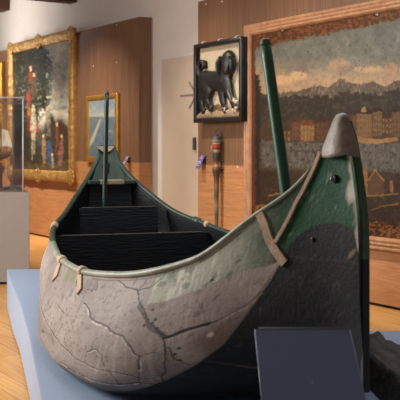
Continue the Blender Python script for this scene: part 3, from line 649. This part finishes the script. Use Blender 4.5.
sA = LB*np.linspace(0, 1, NS)**1.45; tA = np.linspace(0, 1, NT)
S, T = np.meshgrid(sA, tA, indexing='ij')
u, v, w = hull(S, T); relief = .006*(fbm(S*5, T*6, 4, 5)-.5)*np.clip(S*3, 0, 1)
P1 = loc(u, -v-relief*(v > .05), w); C1 = hull_paint(S, T, 10)
sB = LB*np.linspace(0, 1, 300)**1.3; tB = np.linspace(0, 1, 100); S2, T2 = np.meshgrid(sB, tB, indexing='ij'); u2, v2, w2 = hull(S2, T2, far=True)
P2 = loc(u2, v2, w2); C2 = hull_paint(S2, T2, 30)
M_hull = mat('weathered_hull_paint', None, .62, attr=True, noise=.10, scale=45, bump=.22, bscale=70, spec=.18)
# both sides of the outer skin form one hull mesh
def join_grids(name, A, B, CA, CB):
    ma = grid_mesh(name, A, CA); mb = grid_mesh(name+'b', B, CB, flip=True)
    bm = bmesh.new(); bm.from_mesh(ma); bm.from_mesh(mb); me = bpy.data.meshes.new(name); bm.to_mesh(me); bm.free()
    bpy.data.meshes.remove(ma); bpy.data.meshes.remove(mb); me.shade_smooth(); return me
hull_o = link('hull', join_grids('hull', P1, P2, C1, C2), M_hull, root)
# inner planking
M_in = mat('black_tarred_planks', (15, 17, 19), .5, noise=.5, scale=9, stretch=(1, 9, 9), bump=.5, bscale=9, spec=.5)
S3, T3 = np.meshgrid(np.linspace(.3, LB-.02, 160), np.linspace(0, 1, 50), indexing='ij')
u3, v3, w3 = hull(S3, T3, .03); u4, v4, w4 = hull(S3, T3, .03, True)
link('inner_planking', join_grids('inner_planking', loc(u3, -v3, w3), loc(u4, v4, w4), np.full(u3.shape+(3,), .01), np.full(u3.shape+(3,), .01)), M_in, root)
# gunwale rails
M_rail = mat('worn_green_rail', (92, 102, 84), .5, c2=(146, 148, 130), scale=7, stretch=(1, 1, 1), bump=.2, bscale=40)
M_railg = mat('dark_green_rail', (26, 42, 30), .5, c2=(44, 60, 44), scale=12, bump=.2, bscale=40)
def rail_pts(sd, s0, s1, n):
    ss = np.linspace(s0, s1, n); u, v, w = hull(ss, np.zeros(n), far=sd > 0); return loc(u, sd*(v-.006), w+.004)
def cres(s): return .020 if s < 4.2 else .024
for sd, m in ((-1, M_rail), (1, M_railg)):
    pr = rail_pts(sd, .20, 3.3, 90) if sd < 0 else rail_pts(sd, .20, LB-.04, 140)
    rr = np.clip(.010+.05*np.linspace(0, 1, len(pr)), .010, .021)
    tube('gunwale_rail', pr, list(rr), m, root, 12, .8)
pr = rail_pts(-1, 3.28, LB-.04, 60); tube('gunwale_rail', pr, .022, M_railg, root, 12, .8)
# stem posts
M_green = mat('deep_green_paint', (28, 68, 44), .5, c2=(36, 80, 54), scale=10, bump=.15, bscale=60)
M_greenworn = mat('chipped_green_paint', (20, 62, 38), .55, c2=(70, 96, 74), scale=11, bump=.3, bscale=40)
M_black = mat('black_bow_paint', (18, 20, 23), .55, noise=.3, scale=12, bump=.2, bscale=40)
def post_pts(a, b, stern=False, n=24):
    ws = np.linspace(a, b, n)
    return np.stack([(LB-rake(ws)*.5+.004) if stern else (rake(ws)+.004), np.zeros(n), ws], -1)
def post(name, pts, m, wd=.0135, dp_=.016):
    V = []; F = []
    for i, p in enumerate(pts):
        for a, b in ((-1, -.6), (-.6, -1), (.6, -1), (1, -.6), (1, 1), (-1, 1)): V.append((p[0]+b*dp_/2*1.2, p[1]+a*wd, p[2]))
    for i in range(len(pts)-1):
        for k in range(6): F.append((i*6+k, i*6+(k+1) % 6, i*6+6+(k+1) % 6, i*6+6+k))
    F += [tuple(range(6)), tuple(range(len(V)-6, len(V)))[::-1]]
    return link(name, mesh(name, V, F), m, root)
post('stem_post', post_pts(.28, .76), M_black); post('stem_post_head', post_pts(.76, 1.26), M_greenworn)
sp = post_pts(.28, 1.17, True); sp[:, 0] += .0
post('stern_post', sp, M_green)
# metal cap over the bow tip
def cap(name, rows, m):
    V = []; F = []; n = 28
    for w_, ua, ub, hv in rows:
        for k in range(n):
            th = 2*math.pi*k/n; c, s = math.cos(th), math.sin(th); e = .75
            V.append(((ua+ub)/2+(ub-ua)/2*math.copysign(abs(c)**e, c), hv*math.copysign(abs(s)**e, s)*(1 if s > 0 else .35)+.012, w_+.006*math.sin(3*th)*(w_ < 1.15)))
    for i in range(len(rows)-1):
        for k in range(n): F.append((i*n+k, i*n+(k+1) % n, (i+1)*n+(k+1) % n, (i+1)*n+k))
    F.append(tuple(range(n))[::-1]); F.append(tuple(range(len(V)-n, len(V))))
    return link(name, mesh(name, V, F, True), m, root)
M_cap = mat('dented_lead_cap', (104, 97, 88), .52, metal=0, c2=(146, 137, 125), scale=22, bump=.4, bscale=30)
cap('bow_cap', [(1.128, .050, .25, .078), (1.14, .052, .248, .08), (1.17, .064, .235, .072), (1.20, .078, .222, .062), (1.23, .096, .212, .05), (1.255, .112, .204, .04), (1.272, .122, .198, .032), (1.284, .132, .19, .024), (1.29, .148, .176, .01)], M_cap)
# pale cap over the stern tip
M_beige = mat('beige_wrapping', (146, 122, 96), .7, c2=(180, 156, 126), scale=18, bump=.3, bscale=50)
# stern breasthook: leaning green board between the hull sides
us = LB-.17
V = []; F = []
rows_ = [(.86, .175, 4.86), (.93, .155, 4.89), (1.0, .13, 4.92), (1.08, .105, 4.955), (1.14, .088, 4.98), (1.172, .08, 5.0), (1.185, .066, 5.005)]
for (w_, hv, u_) in rows_:
    for y_ in np.linspace(-1, 1, 9): V.append((u_+.015*(1-y_*y_), y_*hv, w_-(.0)*(y_*y_)))
nb = len(V)
for (w_, hv, u_) in rows_:
    for y_ in np.linspace(-1, 1, 9): V.append((max(u_+.05, 5.06), y_*hv*.8, w_))
n9 = 9
for i in range(len(rows_)-1):
    for k in range(8):
        F.append((i*n9+k, i*n9+k+1, (i+1)*n9+k+1, (i+1)*n9+k)); F.append((nb+i*n9+k+1, nb+i*n9+k, nb+(i+1)*n9+k, nb+(i+1)*n9+k+1))
    F.append((i*n9, (i+1)*n9, nb+(i+1)*n9, nb+i*n9)); F.append(((i+1)*n9+8, i*n9+8, nb+i*n9+8, nb+(i+1)*n9+8))
for k in range(8): F.append(((len(rows_)-1)*n9+k, (len(rows_)-1)*n9+k+1, nb+(len(rows_)-1)*n9+k+1, nb+(len(rows_)-1)*n9+k))
M_sterng = mat('faded_green_board', (50, 70, 52), .55, noise=.18, scale=14, bump=.3, bscale=50)
bh = link('stern_board', mesh('stern_board', V, F, True), M_sterng, root)
# beige half-moon patch at the top of the stern board
V = [(4.984, y_, 1.176) for y_ in np.linspace(-.06, .088, 13)]+[(4.953+.02*abs((y_-.014)/.074)**2, y_, 1.122+.046*((y_-.014)/.074)**2) for y_ in np.linspace(-.06, .088, 13)]
V += [(a+.02, b, c) for a, b, c in V]
F = [(i, i+1, 13+i+1, 13+i) for i in range(12)]+[(26+i+1, 26+i, 39+i, 39+i+1) for i in range(12)]+[(i+1, i, 26+i, 26+i+1) for i in range(12)]+[(13+i, 14+i, 40+i, 39+i) for i in range(12)]
link('stern_patch', mesh('stern_patch', V, F), M_beige, bh)
M_iron = mat('dark_iron', (26, 26, 27), .45, metal=.6); M_bolt = mat('bright_bolt', (128, 132, 130), .3, metal=.8)
bm = bmesh.new()
for (cw, r) in ((1.005, .026), (.955, .018)):
    for k in range(18):
        a = 2*math.pi*k/18; bmesh.ops.create_icosphere(bm, subdivisions=1, radius=.008, matrix=Matrix.Translation((4.917-(1.005-cw)*.4, .02+r*math.cos(a), cw+r*math.sin(a))))
link('iron_ring', bm_mesh('iron_ring', bm, True), M_iron, bh)
# thwart at the stern with its beige wrapped middle
def cross_board(name, u, w0, w1, th, m, extra=0.0, half=None, slope=0):
    n = 12; V = []; F = []
    for j, ww in enumerate(np.linspace(w0, w1, n)):
        # inner half width of the hull at this height
        tt = np.linspace(0, 1, 200); uu, vv, wv = hull(np.full(200, u), tt, .03); ok = wv[:170]; k = np.argmin(np.abs(ok-ww)); hw = vv[k] if half is None else min(vv[k]+.0, half)
        hw += extra
        for y_ in (-hw, hw):
            for d in (-th/2, th/2): V.append((u+d+slope*(ww-w0), y_, ww))
    for j in range(n-1):
        a = j*4; b = a+4
        F += [(a, a+2, b+2, b), (a+1, b+1, b+3, a+3), (a, b, b+1, a+1), (a+2, a+3, b+3, b+2)]
    F += [(0, 1, 3, 2), (4*n-4, 4*n-2, 4*n-1, 4*n-3)]
    return link(name, mesh(name, V, F), m, root)
M_board = mat('tarred_board', (19, 22, 25), .45, noise=.45, scale=7, stretch=(4, 1, 8), bump=.6, bscale=10, spec=.5)
def edge_cap(par, u, w, half, th, yo=0):
    boxo('top_edge', (u, yo, w), (th, half*2, .012), M_edge, par, .004)
M_edge = mat('worn_board_edge', (72, 66, 60), .5, c2=(36, 36, 36), scale=20)
b1 = cross_board('bulkhead', 3.9, .02, .49, .035, M_board); edge_cap(b1, 3.9, .492, .56, .037)
b2 = cross_board('bulkhead', 4.45, .02, .662, .035, M_board, 0, .33); edge_cap(b2, 4.45, .664, .31, .037, .0)
b3 = cross_board('bulkhead', 4.84, .30, .85, .03, M_board, 0)
boxo('stern_thwart', (4.83, 0, .862), (.14, .41, .034), M_sterng, root, .008)
boxo('thwart_patch', (4.828, -.005, .8625), (.146, .21, .038), M_beige, bpy.data.objects['stern_thwart'], .006)
b4 = cross_board('fore_thwart', .66, .50, .54, .14, M_board, 0, .22)
# upright posts standing in the boat
M_pole = mat('green_pole_paint', (18, 66, 42), .45, c2=(30, 84, 56), scale=9, stretch=(1, 1, .3), bump=.15, bscale=40)
M_poletop = mat('worn_pole_end', (84, 88, 76), .6, c2=(40, 60, 48), scale=20)
M_poled = mat('dark_green_pole', (16, 34, 24), .45, c2=(24, 46, 32), scale=9, bump=.15, bscale=40)
def pole(p0, p1, r, m, label=None):
    p0, p1 = Vector(p0), Vector(p1); n = 16
    o = tube('upright_post', [p0.lerp(p1, k/n) for k in range(n+1)], [r*(1.06-.12*k/n) for k in range(n+1)], m, root, 8)
    d = (p1-p0).normalized()
    t = tube('post_end', [p1-d*.012, p1+d*.012, p1+d*.02], [r*.97, r*.9, r*.6], M_poletop, o, 8); return o
pole((.60, 0, .53), (.78, .09, 1.62), .026, M_pole); pole((4.62, .10, .15), (4.60, .075, 1.622), .021, M_poled)
# beige lashings and battens laid over the hull
def hull_strip(name, poly, hw, th, m, parent, sd=-1, n=24, lift=.002):
    poly = np.array(poly, float); k = np.linspace(0, len(poly)-1, n); ss = np.interp(k, range(len(poly)), poly[:, 0]); tt = np.interp(k, range(len(poly)), poly[:, 1])
    def pt(s, t): u, v, w = hull(s, t); return loc(u, sd*v, w)
    p = pt(ss, tt); e = 1e-3; ds = pt(ss+e, tt)-pt(ss-e*0, tt); dt = pt(ss, tt+e)-pt(ss, tt)
    nn = np.cross(ds, dt); nn /= np.linalg.norm(nn, axis=1)[:, None]+1e-12
    outw = np.stack([np.zeros(n), np.full(n, -sd*1.0), np.full(n, .15)], -1)*np.array([1, 1, 1]); sg = np.sign((nn*outw).sum(1)); nn *= np.where(sg == 0, 1, sg)[:, None]
    tg = np.gradient(p, axis=0); tg /= np.linalg.norm(tg, axis=1)[:, None]+1e-12; cr_ = np.cross(tg, nn)
    V = []; F = []; hwv = np.broadcast_to(hw, (n,))
    for i in range(n):
        a = p[i]+nn[i]*lift
        V += [a-cr_[i]*hwv[i]-nn[i]*.01, a-cr_[i]*hwv[i]*.85+nn[i]*th, a+cr_[i]*hwv[i]*.85+nn[i]*th, a+cr_[i]*hwv[i]-nn[i]*.01]
    for i in range(n-1):
        for q in range(3): F.append((i*4+q, i*4+q+1, i*4+5+q, i*4+4+q))
        F.append((i*4+3, i*4, i*4+4, i*4+7))
    F += [(0, 1, 2, 3), (4*n-1, 4*n-2, 4*n-3, 4*n-4)]
    return link(name, mesh(name, V, F), m, parent)
hull_strip('bow_batten', [(.425, .004), (.403, .052), (.381, .11), (.353, .16), (.311, .222)], .021, .006, M_beige, root)
hull_strip('bow_batten', [(.150, .004), (.175, .012), (.215, .026), (.273, .056), (.325, .108), (.352, .134)], .0085, .008, M_beige, root)
def lashing(s, t1, hw, sd=-1, ds=0.0, m=None):
    u, v, w = hull(np.array([s]), np.array([0.])); c = Vector(loc(u, sd*(v-.006), w+.004)[0])
    p2 = rail_pts(sd, s-.05, s+.05, 3); d = Vector(p2[2]-p2[0]).normalized()
    L = tube('lashing', [c-d*hw, c-d*hw*.6, c+d*hw*.6, c+d*hw], [.022, .028, .028, .022], m or M_beige, root, 14, 1.0)
    if t1: hull_strip('lashing_tail', [(s, .01), (s+ds*.5, t1*.5), (s+ds, t1)], hw*.8, .008, m or M_beige, L, sd, 12)
lashing(1.70, .105, .035, ds=-.10); lashing(2.36, .115, .05, ds=-.10); lashing(4.02, .07, .06, ds=-.08); lashing(4.10, 0, .05, 1, m=M_railg); lashing(3.93, 0, .025, 1)
# bolt hole in the bow cheek, bolt on the dark patch
def on_hull(s, t, sd=-1):
    u, v, w = hull(np.array([s]), np.array([t])); return Vector(loc(u, sd*v, w)[0])
def stud(name, s, t, r, m, rin=None, par=None):
    bm = bmesh.new(); p = on_hull(s, t); bmesh.ops.create_uvsphere(bm, u_segments=16, v_segments=8, radius=r, matrix=Matrix.Translation(p) @ Matrix.Diagonal((1, .6, 1, 1)))
    return link(name, bm_mesh(name, bm, True), m, par or root)
h0 = stud('bolt_washer', .092, .128, .017, M_iron); bm = bmesh.new(); p = on_hull(.098, .124); bmesh.ops.create_uvsphere(bm, u_segments=12, v_segments=8, radius=.009, matrix=Matrix.Translation(p+Vector((0.0, .008, .002)))); link('bolt_head', bm_mesh('bolt_head', bm, True), M_bolt, h0)
stud('bolt', .205, .212, .010, M_iron)
# ================================================================= slanting caption panel before the bow
root2 = thing('caption_stand', 'dark smoky slanting acrylic caption panel standing in front of the bow', 'caption stand', (.345, 2.85, PZ))
M_acryl = mat('smoky_acrylic', (98, 116, 152), .45, spec=.3)
c4 = [Vector(p) for p in ((.18-.345, .10, .565), (.4917-.345, .10, .565), (.525-.345, -.17, .262), (.199-.345, -.17, .262))]
nrm = (c4[1]-c4[0]).cross(c4[3]-c4[0]).normalized(); nrm = nrm if nrm.z > 0 else -nrm
V = c4+[p-nrm*.006 for p in c4]; F = [(0, 1, 2, 3), (7, 6, 5, 4), (0, 4, 5, 1), (1, 5, 6, 2), (2, 6, 7, 3), (3, 7, 4, 0)]
pan = link('panel', mesh('panel', V, F), M_acryl, root2)
M_acedge = mat('acrylic_edge', (112, 116, 140), .3)
tube('panel_edge', [c4[0], c4[3]], .0022, M_acedge, pan, 8); tube('panel_edge', [c4[1], c4[2]], .0016, M_acedge, pan, 8)
V = [c4[0]+Vector((.012, .0, .002)), c4[1]+Vector((-.004, 0, .002)), c4[1]+Vector((-.006, .045, .0)), c4[0]+Vector((.016, .045, .0))]; V += [p+Vector((0, 0, -.006)) for p in V]
link('top_lip', mesh('top_lip', V, F), mat('dark_acrylic_lip', (26, 28, 33), .35), pan)
pc = c4[0].lerp(c4[1], .5).lerp(c4[3].lerp(c4[2], .5), .47)+Vector((.005, 0, 0)); bm = bmesh.new(); bmesh.ops.create_uvsphere(bm, u_segments=10, v_segments=6, radius=.004, matrix=Matrix.Translation(pc+nrm*.0005) @ Matrix.Diagonal((.8, .8, 1.3, 1))); link('pale_spot', bm_mesh('pale_spot', bm, True), mat('pale_spot', (150, 154, 166), .5), pan)
tube('stand_post', [(0, .02, .01), (0, .02, .39)], .014, M_iron, root2, 12); boxo('stand_foot', (0, .0, .006), (.2, .2, .012), M_iron, root2, .003)
# ================================================================= old timber lying on the plinth right of the bow
def timber():
    n, m = 90, 40; V = np.zeros((n, m, 3)); t = np.linspace(0, 1, n)
    # cross profile runs from the left foot over the ridged top to the right foot
    for i, a in enumerate(t):
        x0 = np.interp(a, [0, .1, .4, 1], [.80, .80, .845, .92]); y0 = np.interp(a, [0, 1], [4.62, 2.9])
        wd = np.interp(a, [0, .05, .25, 1], [.14, .22, .29, .34]); h = np.interp(a, [0, .06, .2, 1], [.16, .19, .185, .17])
        sk = .42
        prof = [(0, 0), (.01, h*.85), (.05, h*.98), (wd*.35, h*1.0), (wd*.5, h*1.12), (wd*.6, h*.95), (wd*.9, h*.82), (wd, h*.5), (wd, 0)]
        k = np.linspace(0, len(prof)-1, m); px_ = np.interp(k, range(len(prof)), [p[0] for p in prof]); pz = np.interp(k, range(len(prof)), [p[1] for p in prof])
        ns = fbm(np.full(m, a*14), k*1.4, 4, 77)-.5; ns2 = fbm(np.full(m, a*5), k*3.5, 3, 78)-.5
        V[i, :, 0] = x0+px_+.02*ns; V[i, :, 1] = y0+px_*1.0*(1-a)**3*1.0+.01*ns2; V[i, :, 2] = np.maximum(pz+(.035*ns+.035*ns2)*(pz > .02), 0)
    P = V.copy(); o = np.array([1.0, 3.8, 0]); P -= o
    me = grid_mesh('old_timber', P)
    bm = bmesh.new(); bm.from_mesh(me); be = [e for e in bm.edges if e.is_boundary]; bmesh.ops.holes_fill(bm, edges=be, sides=0); bmesh.ops.recalc_face_normals(bm, faces=bm.faces[:]); bm.to_mesh(me); bm.free(); me.shade_smooth()
    ob = link('old_timber', me, mat('rough_old_wood', (24, 20, 16), .8, c2=(72, 61, 49), scale=10, stretch=(3, 1, 3), bump=.9, bscale=14)); ob.location = (1.0, 3.8, PZ+.001); return ob
tag(timber(), 'dark rough weathered timber lying on the plinth beside the bow', 'timber')
# ================================================================= pedestal and acrylic hood at the left
M_ped = mat('pedestal_paint', (140, 130, 121), .7, noise=.02, scale=5)
pf = Vector((-1.93, 10.2, 0)); dz = Vector((-.286, .958, 0)).normalized(); PH = 1.05
def ped_frame(x, y, z): return (x, y, z)
ang = math.atan2(-dz.x, dz.y)
root3 = thing('display_pedestal', 'tall grey box pedestal under the clear acrylic hood', 'pedestal', (pf.x, pf.y, 0), 0)
PW, PD = 1.3, 1.45
def sheared(pts): return [(x+dz.x/dz.y*y, y) for x, y in pts]
prism('body', sheared([(0, 0), (0, PD), (-PW, PD), (-PW, 0)]), 0.03, PH, M_ped, root3, .004)
prism('toe_kick', sheared([(-.03, .03), (-.03, PD-.03), (-PW+.03, PD-.03), (-PW+.03, .03)]), 0, .03, M_dark, root3, 0)
VH = 1.07; VW, VD = PW-.14, PD-.16; vx, vy = -.07+dz.x/dz.y*.06, .05
root4 = thing('acrylic_hood', 'clear acrylic display hood on the tall grey pedestal', 'display case', (pf.x+vx, pf.y+vy, PH+.001))
M_glass = glass_mat('clear_acrylic', (.985, .99, .99), .7)
def pane(name, pts, th=.008):
    prism(name, pts, 0, VH, M_glass, root4, 0)
def sh(x, y): return (x+dz.x/dz.y*y, y)
t_ = .008
for a, b in (((0, 0), (-VW, 0)), ((0, VD), (-VW, VD))):
    pane('pane', [sh(a[0], a[1]), sh(a[0], a[1]+t_), sh(b[0], b[1]+t_), sh(b[0], b[1])])
for x in (0, -VW): pane('pane', [sh(x, t_), sh(x, VD), sh(x-t_, VD), sh(x-t_, t_)])
prism('top_pane', [sh(0, 0), sh(0, VD+t_), sh(-VW, VD+t_), sh(-VW, 0)], VH, VH+t_, M_glass, root4, 0)
M_edgew = mat('polished_acrylic_edge', (214, 212, 220), .25)
for x, y in ((0, 0), (0, VD), (-VW, 0), (-VW, VD)):
    X_, Y_ = sh(x, y); tube('edge_strip', [(X_+.002, Y_, 0), (X_+.002, Y_, VH)], .006, M_edgew, root4, 8)
for a, b in (((0, 0), (0, VD)), ((0, 0), (-VW, 0)), ((-VW, 0), (-VW, VD)), ((0, VD), (-VW, VD))):
    tube('edge_strip', [(*sh(*a), VH+.004), (*sh(*b), VH+.004)], .009, M_edgew, root4, 8)
for a, b in (((0, VD), (-.2, VD)),): tube('edge_strip', [(*sh(*a), .012), (*sh(*b), .012)], .008, M_edgew, root4, 8)
# model ship under the hood, its stern end in view
sx, sy = -.72, 10.85
root5 = thing('model_ship', 'model sailing ship with cream sails under the acrylic hood', 'model ship', (pf.x+sx, sy, PH+.001))
M_sail = mat('cream_sail', (226, 214, 188), .8, noise=.05, scale=6); M_shull = wood_mat('model_hull', (92, 58, 34), (134, 92, 56), (2, 12, 12), 3, .5)
n, m = 30, 9; V = []; F = []
for i in range(n):
    a = i/(n-1); x_ = -.35+.72*a; b_ = .085*math.sin(math.pi*min(1, .08+a*.86))**.7; zs = .42+.05*(2*a-1)**2
    for j in range(m):
        th = math.pi*j/(m-1); V.append((x_, b_*math.cos(th), zs-.11*math.sin(th)**.8*(.6+.4*math.sin(math.pi*a))))
for i in range(n-1):
    for j in range(m-1): F.append((i*m+j, i*m+j+1, (i+1)*m+j+1, (i+1)*m+j))
    F.append((i*m+m-1, i*m, (i+1)*m, (i+1)*m+m-1))
F += [tuple(range(m)), tuple(range((n-1)*m, n*m))[::-1]]
link('hull', mesh('hull', V, F, True), M_shull, root5)
for k, (xm, hm) in enumerate(((-.2, .85), (.05, .95), (.25, .8))):
    tube('mast', [(xm, 0, .34), (xm, 0, hm)], .007, M_shull, root5, 8)
    P = np.zeros((14, 10, 3)); a, b = np.meshgrid(np.linspace(0, 1, 14), np.linspace(0, 1, 10), indexing='ij')
    ln = (.20, .21, .135)[k]*(1-.45*b); zl = .51+(hm-.07-.51)*b
    P[..., 0] = xm+.01+a*ln; P[..., 1] = .03*np.sin(np.pi*a)*np.sin(np.pi*b); P[..., 2] = zl-.02*a+.02*np.sin(np.pi*a)*(1-b)
    s = link('sail', grid_mesh('sail', P), M_sail, root5); sm = s.modifiers.new('thick', 'SOLIDIFY'); sm.thickness = .004
for xm in (-.22, .24):
    boxo('cradle', (xm, 0, .16), (.03, .12, .32), M_shull, root5, .004)
boxo('base_board', (0, 0, .012), (.66, .22, .024), M_shull, root5, .006)
boxo('rudder', (.385, 0, .36), (.05, .014, .13), M_shull, root5, .003)
tube('ensign_staff', [(.36, 0, .44), (.42, 0, .58)], .004, M_shull, root5, 6)
# ================================================================= light
def area(name, loc_, target, size, energy, colr, sy_=None, spread=math.pi):
    l = bpy.data.lights.new(name, 'AREA'); l.energy = energy; l.color = colr; l.size = size; l.spread = spread
    if sy_: l.shape = 'RECTANGLE'; l.size_y = sy_
    o = bpy.data.objects.new(name, l); col.objects.link(o); o.location = loc_
    o.rotation_euler = (Vector(target)-Vector(loc_)).to_track_quat('-Z', 'Y').to_euler(); return o
def spot(name, loc_, target, energy, colr, ang, blend=.6, r=.05):
    l = bpy.data.lights.new(name, 'SPOT'); l.energy = energy; l.color = colr; l.spot_size = math.radians(ang); l.spot_blend = blend; l.shadow_soft_size = r
    o = bpy.data.objects.new(name, l); col.objects.link(o); o.location = loc_
    o.rotation_euler = (Vector(target)-Vector(loc_)).to_track_quat('-Z', 'Y').to_euler(); return o
LK = dict(WARM=(1, .90, .78), COOL=(.86, .93, 1.0), NEUT=(1, .98, .96))
area('window_light', (-5.6, 6.6, 2.9), (-.3, 5.0, .6), 2.2, 540, LK['NEUT'])
area('ceiling_light', (.2, 6.2, 4.4), (.2, 6.2, 0), 2.4, 100, (.78, .89, 1.0))
x, y = wp(q_at(5), 1.8); tx, ty = wp(q_at(15), -.2); area('upper_wall_fill', (x, y, 3.3), (tx, ty, 4.2), 1.6, 34, LK['NEUT'], spread=math.radians(110))  # added uplight without a fitting, brightens the white wall above the panelling
def wall_spot(px, z, out, pz, e, ang, c='WARM', name='track_spot', dq=0):
    q = q_at(px); x, y = wp(q+dq, out); tx, ty = wp(q, 0); return spot(name, (x, y, z), (tx, ty, pz), e, LK[c], ang, 1.0, .04)
for px, e, pz in ((-40, 450, .5), (30, 1400, .15), (100, 800, .2), (215, 360, .7), (300, 360, .7), (395, 270, .4)):
    wall_spot(px, 4.3, 1.9, pz, e, 76)
w_ = bpy.data.worlds.new('world'); sc.world = w_; w_.use_nodes = True
w_.node_tree.nodes['Background'].inputs[0].default_value = (.68, .83, 1, 1); w_.node_tree.nodes['Background'].inputs[1].default_value = .45
# ================================================================= camera
cd = bpy.data.cameras.new('camera'); co = bpy.data.objects.new('camera', cd); col.objects.link(co)
co.location = (0, 0, H); co.rotation_euler = (math.pi/2, 0, 0); cd.sensor_width = 36; cd.lens = 36*FP/400; cd.shift_y = -52/400
cd.dof.use_dof = True; cd.dof.focus_distance = 5.6; cd.dof.aperture_fstop = 7; cd.clip_end = 100
sc.camera = co
sc.view_settings.view_transform = 'Standard'; sc.view_settings.look = 'None'; sc.view_settings.gamma = 1; sc.view_settings.exposure = 0
